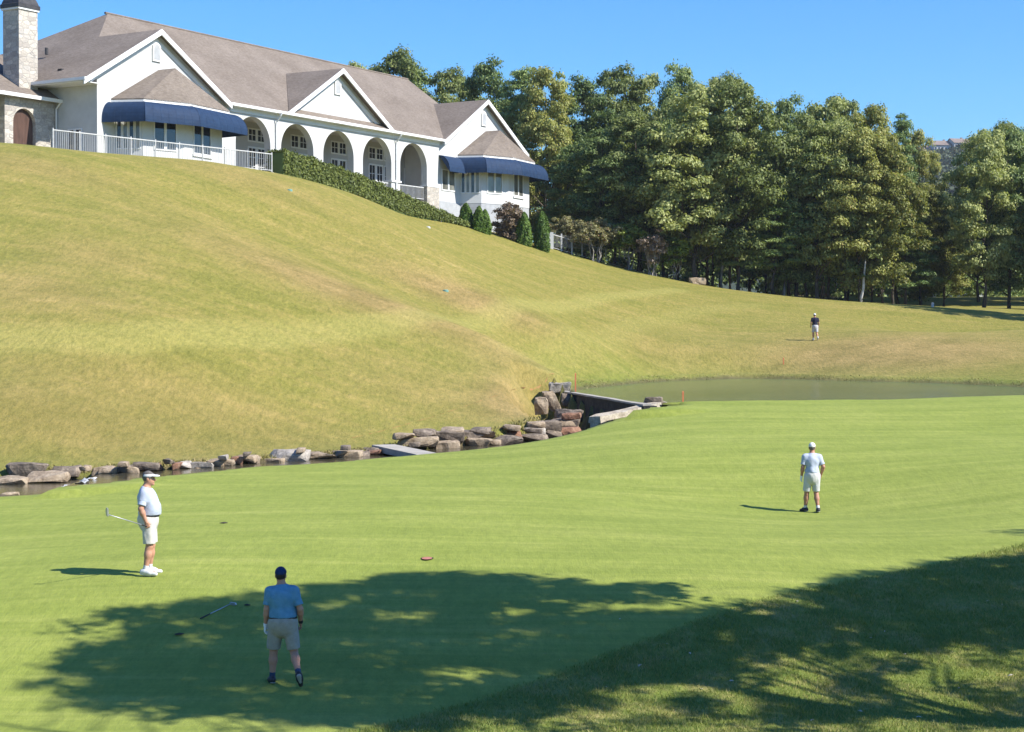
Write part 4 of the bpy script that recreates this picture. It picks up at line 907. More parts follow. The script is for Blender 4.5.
q = at(960, 262, 222); house('white_house', (q[0]+.5, 222, h1(q[0], 222)+2.5), .9, 9, 8, 4.2, 4.5, MT['siding'], M_noise('pale_roof', (.34,.34,.35), (.44,.44,.45), .8, .8), 'pale grey-roofed house glimpsed in the gap between right-hand trees', 4)
q = at(832, 285, 196); house('brick_house', (q[0], 196, h1(q[0], 196)-.3), -.2, 9, 7, 3.4, 3, M_noise('brick', (.30,.15,.11), (.38,.20,.15), 3, .9), MT['far_roof'], 'reddish house wall glimpsed between the shaded trunks of the wood', 3)
# white fence behind the shrubs
fa = at(551, 262, 147); fb = at(592, 268, 152); fc = at(646, 276, 156)
FN = empty('white_fence', (fa[0], fa[1], h1(fa[0], fa[1])), 0, 'low white post-and-rail fence behind the small trees', 'fence')
def rel(p): return (p[0]-fa[0], p[1]-fa[1], h1(p[0], p[1])-FN.location[2])
rail_run(FN, rel(fa), rel(fb), 4, 1.25, .06, 8, .06); rail_run(FN, rel(fb), rel(fc), 4, 1.25, .06, 8, .06)
g = MB(); a = Vector(rel(fa)); g.box(a.x-.55, a.x+.2, a.y-.3, a.y-.1, -.3, 1.35); g.build('end_panel', MT['siding'], FN)

# ------------------------------------------------------------------ trees beside the photographer (out of the frame on the right): their shade falls on the green
TE = math.tan(SUN_EL); LX, LY = 0.92/math.hypot(.92,.39)/TE, -0.39/math.hypot(.92,.39)/TE
SH = [[(108,612),(160,606),(215,602),(300,592),(362,580),(430,574),(520,578),(600,583),(680,586),(720,591),(680,598),(590,608),(680,616),(765,608),(830,584),(900,570),(960,562),(1030,556),(1200,545),(1200,636),(1020,648),(930,652),(850,656),(760,654),(690,672),(600,694),(540,720),(430,730),(330,728),(250,712),(160,716),(90,700),(45,684),(70,660),(110,640),(60,640)]]
HOLE = [[(372,610),(412,608),(432,616),(400,624),(365,622)],[(425,668),(470,662),(505,672),(450,684),(415,678)],[(310,672),(345,668),(350,680),(318,688)],[(560,606),(640,598),(650,610),(590,614)],[(150,706),(200,696),(215,706),(170,714)],[(600,640),(640,634),(640,642),(610,646)],[(505,610),(545,604),(540,616)]]
def inpoly(x, y, pl):
    c = False; j = len(pl)-1
    for i in range(len(pl)):
        if (pl[i][1] > y) != (pl[j][1] > y) and x < (pl[j][0]-pl[i][0])*(y-pl[i][1])/(pl[j][1]-pl[i][1])+pl[i][0]: c = not c
        j = i
    return c
trunks = [(9.6, 17.5), (14.0, 21.5), (19.5, 25.5), (25.0, 30.0)]
clumps = [[] for _ in trunks]; rs = random.Random(9)
cand = 0
xg = np.linspace(-9, 24, 200)
NC = 40000; cgx = np.array([rs.uniform(-9, 17) for _ in range(NC)]); cgy = np.array([rs.uniform(22.5, 38) for _ in range(NC)]); cgz = H(cgx, cgy)
tries = 0; total = 0
while total < 1050 and tries < NC-1:
    tries += 1
    gx_, gy_, gz_ = float(cgx[tries]), float(cgy[tries]), float(cgz[tries])
    px, py = pix((gx_, gy_, gz_))
    if tries % 1 == 0:
        if not inpoly(px, py, SH[0]):
            if not (py > 660 and px > 560 and px < 1200 and py < 800 and rs.random() < .18): continue
        if any(inpoly(px, py, h_) for h_ in HOLE) and rs.random() < .93: continue
    ok = False
    for _ in range(12):
        h_ = rs.uniform(7.0, 18.0)
        c = (gx_+LX*h_, gy_+LY*h_, gz_+h_)
        if c[1] < 8: continue
        qx, qy = pix(c); rpx = 1.3/c[1]*F
        if qy < -rpx or qx > 1024+rpx:
            ok = True; break
    if not ok: continue
    d = [math.hypot(c[0]-t[0], c[1]-t[1]) for t in trunks]; k = d.index(min(d))
    if min(d) > 9: continue
    clumps[k].append(c); total += 1
for k, (tx, ty) in enumerate(trunks):
    rng = np.random.default_rng(400+k); tz = h1(tx, ty)
    root = empty('oak_tree', (tx, ty, tz), 0, f'{["large","tall","spreading","broad"][k]} oak beside the photographer shading the green, {ORD[k]} from the camera', 'tree', 'shade trees beside the green')
    Cn = np.array(clumps[k])-np.array([tx, ty, tz]) if clumps[k] else np.array([[0,0,12.]])
    # a natural fill of the upper crown on the far side from the green
    ex = np.stack([rng.normal(2.0, 2.2, 50), rng.normal(-1.0, 2.2, 50), rng.uniform(12, 20, 50)], 1)
    keep = [not (0 < pix(e+np.array([tx,ty,tz]))[0] < 1100 and pix(e+np.array([tx,ty,tz]))[1] > -90) for e in ex]; 
    for q_i, e in enumerate(ex):
        gp_ = (e[0]+tx-LX*e[2], e[1]+ty-LY*e[2], tz); sx_, sy_ = pix(gp_) if gp_[1] > 2 else (2000, 0)
        if sx_ < 1040 and sy_ < 760 and not inpoly(sx_, sy_, SH[0]): keep[q_i] = False
    Cn = np.concatenate([Cn, ex[keep]]) if k > 1 and any(keep) else Cn
    V, Q = clump_leaves(Cn, rng.uniform(.36, .70, len(Cn)), 70, .20, rng, .6); mesh_quads('crown', V, Q, MT['leaf_oak'], root)
    g = MB(); TH = 15.0 if k < 2 else 10.5; top = np.array([rng.normal()*.5, rng.normal()*.5, TH]); tp = wob((0,0,-.6), top, rng, 7, .012); g.path(tp, [.42,.33,.30,.26,.21,.16,.10,.04], 9)
    for c in Cn[::10]:
        zb = min(max(4.5, c[2]-np.hypot(c[0], c[1])*.55), 14); f = min(1, (zb+.6)/(TH+.6)); base = np.array(tp[0])+(top-np.array(tp[0]))*f
        g.path(wob(base, c, rng, 4, .05), [.10*(1.2-f), .07*(1.2-f), .05*(1.2-f), .03*(1.2-f), .008], 5)
    g.build('trunk', MT['bark'], root, True)

# ------------------------------------------------------------------ thin summer haze
hm = bpy.data.materials.new('haze'); hm.use_nodes = True; hn = hm.node_tree; hn.nodes.remove(hn.nodes['Principled BSDF'])
pv = hn.nodes.new('ShaderNodeVolumePrincipled'); pv.inputs['Color'].default_value = (.94,.97,1,1); pv.inputs['Density'].default_value = .00011; pv.inputs['Anisotropy'].default_value = .2
hn.links.new(pv.outputs[0], hn.nodes['Material Output'].inputs['Volume'])
g = MB(); g.box(-4200, 4200, -4200, 4200, -2, 150); o = g.build('haze', hm); tag(o, kind='stuff')

# ------------------------------------------------------------------ rocks, weir, slab bridge
def rock(name, loc, dims_, rz, mat, seed, label, group, tilt=(0,0)):
    rng = np.random.default_rng(seed); bm = bmesh.new()
    for k in range(20):
        p = rng.uniform(-1, 1, 3); p = np.sign(p)*np.abs(p)**.32
        bm.verts.new(p*np.array(dims_)*.5)
    r_ = bmesh.ops.convex_hull(bm, input=bm.verts[:])
    bmesh.ops.delete(bm, geom=[v for v in bm.verts if not v.link_faces], context='VERTS')
    bmesh.ops.subdivide_edges(bm, edges=bm.edges[:], cuts=2, use_grid_fill=True)
    for _ in range(1): bmesh.ops.smooth_vert(bm, verts=bm.verts[:], factor=.40, use_axis_x=True, use_axis_y=True, use_axis_z=True)
    for v in bm.verts:
        q = v.co*3.0+Vector((seed*1.7, seed*.3, 0)); v.co += Vector((mnoise.noise(q), mnoise.noise(q+Vector((9,0,0))), mnoise.noise(q+Vector((0,9,0)))))*min(dims_)*.15
    me = bpy.data.meshes.new(name); bm.to_mesh(me); bm.free(); me.materials.append(MT[mat])
    o = bpy.data.objects.new(name, me); col.objects.link(o); o.location = loc; o.rotation_euler = (tilt[0], tilt[1], rz)
    return tag(o, label, 'rock', group)
FXi = np.array(sorted(FARX))
def fdep(x): return float(np.interp(x, FXi[:, 0], FXi[:, 1]))
def rock_px(x0, x1, y0, y1, mat, label, group, dD=0.0, D=None, depth=None, tilt=(0,0), seed=[0], rz=None):
    seed[0] += 1; x = (x0+x1)/2
    if D is None: D = fdep(x)-.25+dD
    w_ = (x1-x0)/F*D*1.08; h_ = (y1-y0)/F*D*1.0; b = at(x, y1, D); dp_ = depth or max(.7, min(1.5, w_*.8))
    return rock('boulder', (b[0], D+dp_*.3, b[2]+h_*.42), (w_, dp_, h_+.03), (rz if rz is not None else (seed[0]*37 % 11-5)*.02), mat, 100+seed[0], label, group, tilt)
lg = 'boulders along the creek'
for i, r_ in enumerate([
 ((6,45,463,477),'rock_grey','broad grey boulder beside the pool, topmost of the left-hand cluster',.3),
 ((25,65,472,481.5),'rock_tan','long tan boulder at the pool edge below the broad grey one',-1.2),
 ((46,78,465,477),'rock_grey','dark boulder just above the small cascade',.2),
 ((-6,25,477,486),'rock_tan','flat tan boulder cut by the left picture edge at the pool',-1.4),
 ((90,115,466,476),'rock_tan','square tan boulder right of the cascade',0),
 ((133,161,462,469.5),'rock_grey','low grey boulder with dark hollow, second right of the cascade',0),
 ((176,190,461,468),'rock_pale','small pale boulder, third right of the cascade',0),
 ((189,212,462,468),'rock_pale','pale flat boulder, fourth right of the cascade',-.2),
 ((236,256,455,462),'rock_tan','small tan boulder lying alone left of the long pale rock',0),
 ((265,308,450,462),'rock_pale','longest pale boulder at the creek side, left of the concrete slab',0),
 ((304,335,452,460),'rock_tan','flat tan boulder between the longest pale one and its small neighbours',-.1),
 ((335,362,450,459),'rock_tan','second flat tan boulder from the concrete slab end',0),
 ((362,381,447,458),'rock_grey','rounded boulder touching the left end of the concrete slab',0),
 ((214,234,459,465),'rock_tan','low tan boulder half sunk in the bank left of the lone one',0),
 ((115,131,465,472),'rock_grey','small sunken grey boulder between two larger ones right of the cascade',0)]):
    rock_px(*r_[0], r_[1], r_[2], lg, r_[3])
rl2 = random.Random(12); xx = 96.0
while xx < 372:                                                # low flat ledge stones bedded along the bank
    w_ = rl2.uniform(12, 26); xc = xx+w_/2; D = fdep(xc)-rl2.uniform(.1, .6); zw_ = CR_HI; X_ = (xc-CX)/F*D
    rock('boulder', (X_, D+.3, zw_+rl2.uniform(.02, .10)), (w_/F*D, rl2.uniform(.7, 1.2), rl2.uniform(.18, .32)), rl2.uniform(-.15, .15), rl2.choice(['rock_tan','rock_grey','rock_tan','rock_red']), 500+int(xx), 'low flat brown ledge stone bedded at the water line of the creek', 'ledge stones along the creek')
    xx += w_*rl2.uniform(.8, 1.5)
for i, (x, y, w_) in enumerate([(404,436,22),(424,433,20),(446,447,18),(452,431,22),(480,431,20),(478,444,22),(506,440,20),(512,428,18),(534,431,20),(536,425,18),(552,434,20),(566,424,22),(572,416,18)]):
    D = fdep(min(x, 560))+.1+(1.5 if x > 560 else 0); b = at(x, y, D)
    rock('boulder', (b[0], D+.2, b[2]), (w_/F*D*1.1, 1.1, rl2.uniform(.20, .30)), rl2.uniform(-.12, .12), rl2.choice(['rock_tan','rock_red','rock_grey','rock_tan']), 700+i, 'thin brown slab wedged in the stacked stone wall below the weir', 'thin slabs in the stone wall')
for i, (x, y, w_, mt) in enumerate([(122,466,9,'rock_tan'),(168,463,8,'rock_grey'),(222,459,9,'rock_pale'),(246,456.5,8,'rock_grey'),(300,452,9,'rock_tan'),(345,449.5,10,'rock_grey'),(84,470,8,'rock_tan'),(414,446,11,'rock_grey'),(452,447,9,'rock_red'),(496,444,10,'rock_tan'),(540,438,9,'rock_grey')]):
    rock_px(x-w_/2, x+w_/2, y-4, y+.5, mt, 'small stone of the creek edge wedged between larger boulders', 'small wedged stones of the creek edge', -.5)
rock('boulder', (-12.9, 44.9, 1.86), (.5,.4,.25), .1, 'rock_tan', 60, 'small flat stone on the near bank at the left picture edge', lg)
sg = 'stacked stone wall below the weir'
for r_ in [
 ((396,437,436,448),'rock_tan','low tan block just right of the concrete slab',-.1),
 ((428,464,430,443.5),'rock_grey','big grey block, upper row, first right of the concrete slab',.25),
 ((434,459,441,452),'rock_tan','tan-grey block in the lower row under the big grey one',-.5),
 ((460,497,430,440),'rock_grey','dark grey flat block, upper row, second from the slab',.3),
 ((466,492,438,449),'rock_tan','tan block, lower row, under the dark flat block',-.4),
 ((490,522,436,447),'rock_grey','dark block, lower row, under the rusty red block',-.4),
 ((499,521,427,437),'rock_red','rusty red block in the upper row of the wall',.3),
 ((521,545,427,436),'rock_pale','pale grey block, upper row, right of the rusty red one',.3),
 ((519,548,434,443),'rock_grey','grey block, lower row, below the pale block',-.4),
 ((528,561,420,431),'rock_grey','purple-grey block stepping up toward the weir',.8),
 ((544,562,429,438),'rock_grey','small dark block in the lower row nearest the weir foot',.3)]:
    rock_px(*r_[0], r_[1], r_[2], sg, r_[3], rz=.12)
wg = 'boulders round the weir'
rock_px(546,558,387,414,'rock_tan','tall tilted tan slab standing at the left end of the weir',wg,D=73.5,depth=.6,tilt=(.1,-.38))
rock_px(535,548,396,414,'rock_tan','squat tan boulder leaning left of the tall tilted slab',wg,D=72.6,depth=.9)
rock_px(549,570,382,393,'rock_pale','pale boulder on top of the left end of the weir',wg,D=79.2,depth=1.2)
rock_px(556,582,409,421,'rock_grey','dark boulder in the shadow under the tilted tan slab',wg,D=71.5,depth=1.2)
rock_px(551,580,418,428,'rock_grey','long grey block below the dark boulder by the weir',wg,D=69.2,depth=1.2)
rock_px(559,582,427,436,'rock_red','brownish block lowest at the weir foot',wg,D=67.6,depth=1.0)
rock_px(562,572,392,406,'rock_grey','small upright dark stone between tilted slab and weir face',wg,D=77,depth=.6)
rock_px(645,663,397,405,'rock_grey','dark boulder capping the right end of the weir',wg,D=65.6,depth=1.0)
rock_px(655,672,399,405,'rock_pale','pale boulder on the bank at the pond corner',wg,D=66.3,depth=.8)
def roughen(o, amp, cuts=7):
    bm = bmesh.new(); bm.from_mesh(o.data); bmesh.ops.subdivide_edges(bm, edges=bm.edges[:], cuts=cuts, use_grid_fill=True)
    for v in bm.verts:
        q = v.co*2.2; v.co += Vector((mnoise.noise(q), mnoise.noise(q+Vector((7,0,0))), mnoise.noise(q+Vector((0,7,0)))))*amp
    bm.to_mesh(o.data); bm.free(); return o
# weir wall and its wing wall
wr = empty('weir', (WEIR_A[0], WEIR_A[1], 0), 0, 'dark stone weir wall holding back the pond', 'weir')
A_, B_ = Vector((0,0,0)), Vector((WEIR_B[0]-WEIR_A[0], WEIR_B[1]-WEIR_A[1], 0)); d_ = (B_-A_).normalized(); o_ = Vector((d_.y, -d_.x, 0))
if o_.x > 0: o_ = -o_
g = MB(); a = A_-d_*.6; b = B_+d_*.8
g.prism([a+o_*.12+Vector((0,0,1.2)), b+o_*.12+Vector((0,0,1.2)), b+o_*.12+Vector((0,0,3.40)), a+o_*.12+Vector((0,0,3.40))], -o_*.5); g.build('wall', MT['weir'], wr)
g = MB(); g.prism([a+o_*.16+Vector((0,0,3.403)), b+o_*.16+Vector((0,0,3.403)), b+o_*.16+Vector((0,0,3.47)), a+o_*.16+Vector((0,0,3.47))], -o_*.32); roughen(g.build('crest', MT['concrete'], wr), .03)
wa = at(655,402.5,65.4); wb = at(594,416.5,61.9)
wg_ = empty('wing_wall', (wb[0], wb[1], 0), 0, 'sunlit pale concrete coping wall running from the weir to the creek', 'wall')
a = Vector((0,0,wb[2])); b = Vector((wa[0]-wb[0], wa[1]-wb[1], wa[2])); dd_ = Vector((b.x,b.y,0)).normalized(); oo = Vector((-dd_.y, dd_.x, 0))
g = MB(); g.prism([a-oo*.28-Vector((0,0,.22)), b-oo*.28-Vector((0,0,.22)), b-oo*.28, a-oo*.28], oo*.50); MT['coping_stone'] = M_rock('coping_stone', (.26,.21,.145), (.42,.36,.27), (.52,.46,.36)); roughen(g.build('coping', MT['coping_stone'], wg_), .05)
g = MB(); g.prism([a-oo*.18-Vector((0,0,1.6)), b-oo*.18-Vector((0,0,1.6)), b-oo*.18-Vector((0,0,.225)), a-oo*.18-Vector((0,0,.225))], oo*.34); g.build('wall', MT['coping_stone'], wg_)
# slab bridge
p0 = at(383,444.5,59.6); p1 = at(428,454.0,56.4)
sb = empty('slab_bridge', (p0[0], p0[1], p0[2]), 0, 'pale grey concrete slab footbridge laid across the creek', 'footbridge')
a = Vector((0,0,0)); b = Vector(p1-p0); dd_ = Vector((b.x,b.y,0)).normalized(); oo = Vector((-dd_.y, dd_.x, 0))
g = MB(); g.prism([a-oo*.42, b-oo*.42, b+oo*.42, a+oo*.42], (0,0,-.20)); g.build('slab', MT['concrete'], sb)
g = MB(); g.prism([a+dd_*.1-oo*.38-Vector((0,0,.205)), a+dd_*.5-oo*.38-Vector((0,0,.205)), a+dd_*.5+oo*.38-Vector((0,0,.205)), a+dd_*.1+oo*.38-Vector((0,0,.205))], (0,0,-.7)); g.build('abutment', MT['rock_grey'], sb)
# small cascade between the two water levels
foam = M_noise('white_water', (.20,.20,.19), (.80,.81,.81), 5, .3, .4, 12, .03, stretch=((1,2.5,1),))
V = []; Fc = []; rng = np.random.default_rng(3); nu, nv = 14, 12
for i in range(nu+1):
    for j in range(nv+1):
        u_, v_ = i/nu, j/nv; x = -12.4+.75*u_*(1+.15*math.sin(7*v_)); y = 47.3+1.5*v_
        V.append((x, y, CR_LO+.02+(.19*sstep(.35,.9,u_+.06*math.sin(9*v_)))+.03*math.sin(v_*31+u_*11)*math.sin(u_*17)+.012*rng.normal()))
for i in range(nu):
    for j in range(nv): a = i*(nv+1)+j; Fc.append((a, a+nv+1, a+nv+2, a+1))
o = mesh_from('cascade_water', V, Fc, foam, None, True); tag(o, kind='structure')

# ragged grass along the far creek bank and the pond edge
MT['bank_grass'] = M_leaf('bank_grass', (.12,.13,.028), (.21,.19,.055), (.34,.27,.11), .2)
rng = np.random.default_rng(21)
def along(poly, n):
    P_ = np.array(poly); L = np.r_[0, np.cumsum(np.hypot(*(P_[1:]-P_[:-1]).T))]; t = rng.uniform(0, L[-1], n); return np.interp(t, L, P_[:, 0]), np.interp(t, L, P_[:, 1])
def tufts(name, poly, n, spread, hmin, hmax, off):
    x, y = along(poly, n); y = y+off+np.abs(rng.normal(size=n))*spread; x = x+rng.normal(size=n)*.3; z = H(x, y)
    ok = rng.uniform(size=n) < .35+.65*(np.sin(x*1.3)*np.sin(x*.47+2) > -.15); x, y, z = x[ok], y[ok], z[ok]; n = len(x)
    hh = rng.uniform(hmin, hmax, n); lean = rng.normal(size=(n, 2))*.45*hh[:, None]; a = rng.uniform(0, 3.14, n); wv = rng.uniform(.012, .03, n)
    B = np.stack([x, y, z-.03], 1); T = B+np.stack([lean[:, 0], lean[:, 1], hh], 1); M = B*.45+T*.55+np.stack([-lean[:, 0]*.15, -lean[:, 1]*.15, hh*.08], 1); S = np.stack([np.cos(a)*wv, np.sin(a)*wv, 0*a], 1)
    V = np.stack([B-S, B+S, M+S*.8, M-S*.8, T-S*.15, T+S*.15], 1).reshape(-1, 3); i = np.arange(n)[:, None]*6
    Q = np.concatenate([i+np.array([[0,1,2,3]]), i+np.array([[3,2,5,4]])]); o = mesh_quads(name, V, Q, MT['bank_grass']); tag(o, kind='stuff')
tufts('bank_grass', [px_xy(*p) for p in FARX], 7000, .40, .05, .17, .15)
tufts('bank_grass', [(3.2,84.5),(3.8,85.8),(5.4,90.5),(7.6,96.8),(10.6,101.2),(13.6,104.6),(16.5,102.6),(19.1,98.9),(21.6,96.5),(23.5,93.6),(25.6,87.5),(33,86.5)], 3500, .35, .03, .09, .10)

# longer grass of the rough in the near corner
MT['rough_blades'] = M_leaf('rough_blades', (.110,.170,.022), (.205,.245,.044), (.39,.335,.12), .25)
rng = np.random.default_rng(31); n = 210000; x = rng.uniform(-3.5, 13, n); y = rng.uniform(22.6, 37.5, n)
ok = (y < RB[0]*x*x+RB[1]*x+RB[2]+rng.normal(size=n)*.04) & (np.abs(x) < .32*y); x, y = x[ok], y[ok]; z = H(x, y); n = len(x)
cl = .5+.5*np.sin(x*2.1+np.sin(y*1.7))*np.sin(y*2.3+np.cos(x*1.3)); hh = rng.uniform(.025, .055, n)*(.7+.7*cl); a = rng.uniform(0, 3.14, n); ln = rng.normal(size=(n, 2))*.6*hh[:, None]
B = np.stack([x, y, z-.01], 1); T = B+np.stack([ln[:, 0], ln[:, 1], hh+.01], 1); S = np.stack([np.cos(a), np.sin(a), 0*a], 1)*.006
V = np.stack([B-S, B+S, T+S*.3, T-S*.3], 1).reshape(-1, 3); o = mesh_quads('rough_grass', V, np.arange(4*n).reshape(-1, 4), MT['rough_blades']); tag(o, kind='stuff')

# ------------------------------------------------------------------ stakes, markers, small things
def stake(px, base, D, top, label, mat='redstake', name='hazard_stake', w_=.03, tilt=0, cat='stake', group='red hazard stakes'):
    b = at(px, base, D); z = h1(b[0], D); h_ = at(px, top, D)[2]-z
    g = MB(); g.box(-w_, w_, -w_, w_, -.2, h_-.04); V, Fc = ringp(0, 0, [(w_,w_,h_-.04),(w_*.4,w_*.4,h_)]); g.add(V, Fc)
    o = g.build(name, MT[mat]); o.location = (b[0], D, z); o.rotation_euler = (0, tilt, 0); return tag(o, label, cat, group)
stake(575.5,385.5,79,373,'thin red hazard stake above the left end of the weir')
stake(683,403.5,65.8,391,'red hazard stake on the near pond bank')
stake(783.5,367,107,357.5,'faint red hazard stake on the far bank below the distant golfer')
stake(932.5,311,141,302.5,'short white post by the shaded trees at right','white_metal','marker_post',.10,cat='post',group=None)
stake(152,170,104.5,160,'short tilted white stake in the lawn below the patio','white_metal','marker_stake',.05,.5,'stake',None)
for px, py, lab in [(289.7,190.5,'flat teal sprinkler cover in the lawn near the hedge top'),(428,227.5,'pale sprinkler cover in the lawn at the hedge bottom end'),(445.5,291,'tiny bluish sprinkler cover on the open lawn slope')]:
    q = ground_at(px, py, 60, 200); V, Fc = ringp(0, 0, [(.26,.2,-.05),(.26,.2,.05),(.2,.15,.10)]); g = MB(); g.tube((0,0,-.1),(0,0,.04),.17,.17,14); g.tube((0,0,.041),(0,0,.07),.15,.11,14)
    o = g.build('sprinkler_cover', MT['teal'] if px < 300 or px > 440 else MT['white_metal']); o.location = q; tag(o, lab, 'sprinkler cover', 'sprinkler covers in the lawn')
for px, py, lab in [(441,222,'small white garden light at the tapering end of the hedge'),(447.5,219,'white cone-shaped garden light behind the hedge end')]:
    q = ground_at(px, py, 100, 200); g = MB(); g.tube((0,0,-.1),(0,0,.35),.05,.05,8); g.tube((0,0,.351),(0,0,.62),.20,.03,10)
    o = g.build('garden_light', MT['white_metal']); o.location = q; tag(o, lab, 'garden light', None)
q = at(697, 281, 148); o = rock('boulder', (q[0], 148, h1(q[0],148)+.18), (1.5,.8,.75), .1, 'rock_tan', 77, 'pale stone block lying at the foot of the lawn-edge trees', None)
# painted hazard line on the bank
pts = [ground_at(x, y, 50, 120) for x, y in [(352,438.5),(380,432),(410,424),(440,415),(470,405),(500,395),(525,388),(545,383),(560,380)]]
fine = []
for a, b in zip(pts, pts[1:]):
    for k in range(5): p = a+(b-a)*k/5; fine.append((p[0], p[1]))
V = []; Fc = []
for i, (x, y) in enumerate(fine):
    wv = .045+.015*math.sin(i*2.7); V += [(x-.02, y-wv, h1(x, y-wv)+.012), (x+.02, y+wv, h1(x, y+wv)+.012)]
    if i and i % 4 != 3: Fc.append((2*i-2, 2*i-1, 2*i+1, 2*i))
o = mesh_from('painted_line', V, Fc, M_noise('line_paint', (.34,.15,.06), (.30,.19,.07), 6, .9)); tag(o, kind='structure')
# shallow red-soiled hole in the green, divots
q = ground_at(427, 559)
root = empty('turf_plug_hole', tuple(q), 0, 'small oval reddish patch with dark rim in the bright green', 'ground hole')
V, Fc = [], []
for i in range(20):
    t = 2*math.pi*i/20; V += [(.125*math.cos(t), .24*math.sin(t)+.05, .006), (.10*math.cos(t), .19*math.sin(t)-.03, .016)]
Fc = [(2*i, (2*i+2) % 40, (2*i+3) % 40, 2*i+1) for i in range(20)]; mesh_from('rim', V, Fc, MT['soil'], root)
V = [(0,-.03,.020)]+[(.099*math.cos(2*math.pi*i/20), .189*math.sin(2*math.pi*i/20)-.03, .017) for i in range(20)]
mesh_from('red_clay', V, [(0, i+1, (i+1) % 20+1) for i in range(20)], MT['red'], root)
for (px, py, r_, lab) in [(247,607,.055,'small dark divot beside the head of the fallen putter'),(179,635,.07,'dark divot with pale lip left of the fallen putter'),(224,523.5,.09,'dark scuffed divot on the sunlit green right of the golfer in the visor'),(133,669,.05,'tiny dark divot')][:3]:
    q = ground_at(px, py); g = MB(); V = []; n = 14
    rng = np.random.default_rng(int(px))
    for i in range(n): t = 2*math.pi*i/n; k = rng.uniform(.75,1.2); V.append((r_*k*math.cos(t), r_*1.3*k*math.sin(t), .006))
    V.append((0,0,.028)); g.add(V, [(i, (i+1) % n, n) for i in range(n)])
    o = g.build('divot', MT['soil']); o.location = q; tag(o, lab, 'divot', 'divots in the green')
# fallen leaves on the shaded rough
MT['dead_leaf'] = M_noise('dead_leaf', (.42,.36,.26), (.60,.55,.45), 20, .8)
def leaf_mesh():
    L = [(0,-.09),(.035,-.05),(.05,0),(.03,.05),(0,.10),(-.03,.05),(-.05,0),(-.035,-.05)]
    V = [(x, y, .012+.5*abs(x)+.1*y) for x, y in L]; Fc = [(0,1,7),(1,2,6,7),(2,3,5,6),(3,4,5)]
    return mesh_from('fallen_leaf', V, Fc, MT['dead_leaf'])
lf0 = None; rl = random.Random(4)
spots = [(885,633),(871,640),(667,645),(731,682),(812,722),(919,718),(948,722),(585,680),(606,688),(640,668),(701,690),(560,662),(988,602),(1002,605),(840,700),(960,690),(690,655),(770,628),(797,603),(1010,676),(905,655),(860,712),(620,620),(545,655)]
for i, (x, y) in enumerate(spots):
    q = ground_at(x, y)
    if lf0 is None: lf0 = leaf_mesh(); o = lf0
    else: o = lf0.copy(); col.objects.link(o)
    o.location = q; o.rotation_euler = (rl.uniform(-.3,.3), rl.uniform(-.3,.3), rl.uniform(0,6.28)); o.scale = (rl.uniform(.28,.55),)*3
    tag(o, 'pale dry fallen leaf lying on the shaded rough grass', 'leaf', 'fallen leaves on the shaded rough')

# ------------------------------------------------------------------ clubs
def putter(name, grip, head, label, headdir):
    """grip end and head end in world space"""
    g0 = Vector(grip); h0 = Vector(head); root = empty(name, tuple(g0), 0, label, 'golf club'); d = (h0-g0); L = d.length; d.normalize()
    g = MB(); g.path([(0,0,0), d*.03, d*.13, d*.27], [.012,.0135,.0125,.010], 8); g.build('grip', MT['rubber'], root)
    g = MB(); g.path([d*.268, d*.6*L, d*(L-.02)], [.0095,.0085,.0075], 8); g.build('shaft', MT['steel'], root, True)
    hd = Vector(headdir).normalized(); b = d*L; up = d.cross(hd).normalized()
    g = MB(); a = b-hd*.03-up*.02; g.prism([a, a+hd*.14, a+hd*.15+up*.03, a+hd*.10+up*.055, a+hd*.02+up*.05, a-hd*.01+up*.03], d*.028); g.build('head', MT['steel'], root)
    return root
a = ground_at(200.5,621.5); b = ground_at(231,606); putter('putter', a+[0,0,.025], b+[0,0,.02], 'steel putter lying fallen on the shaded green', (.6,-.5,0))

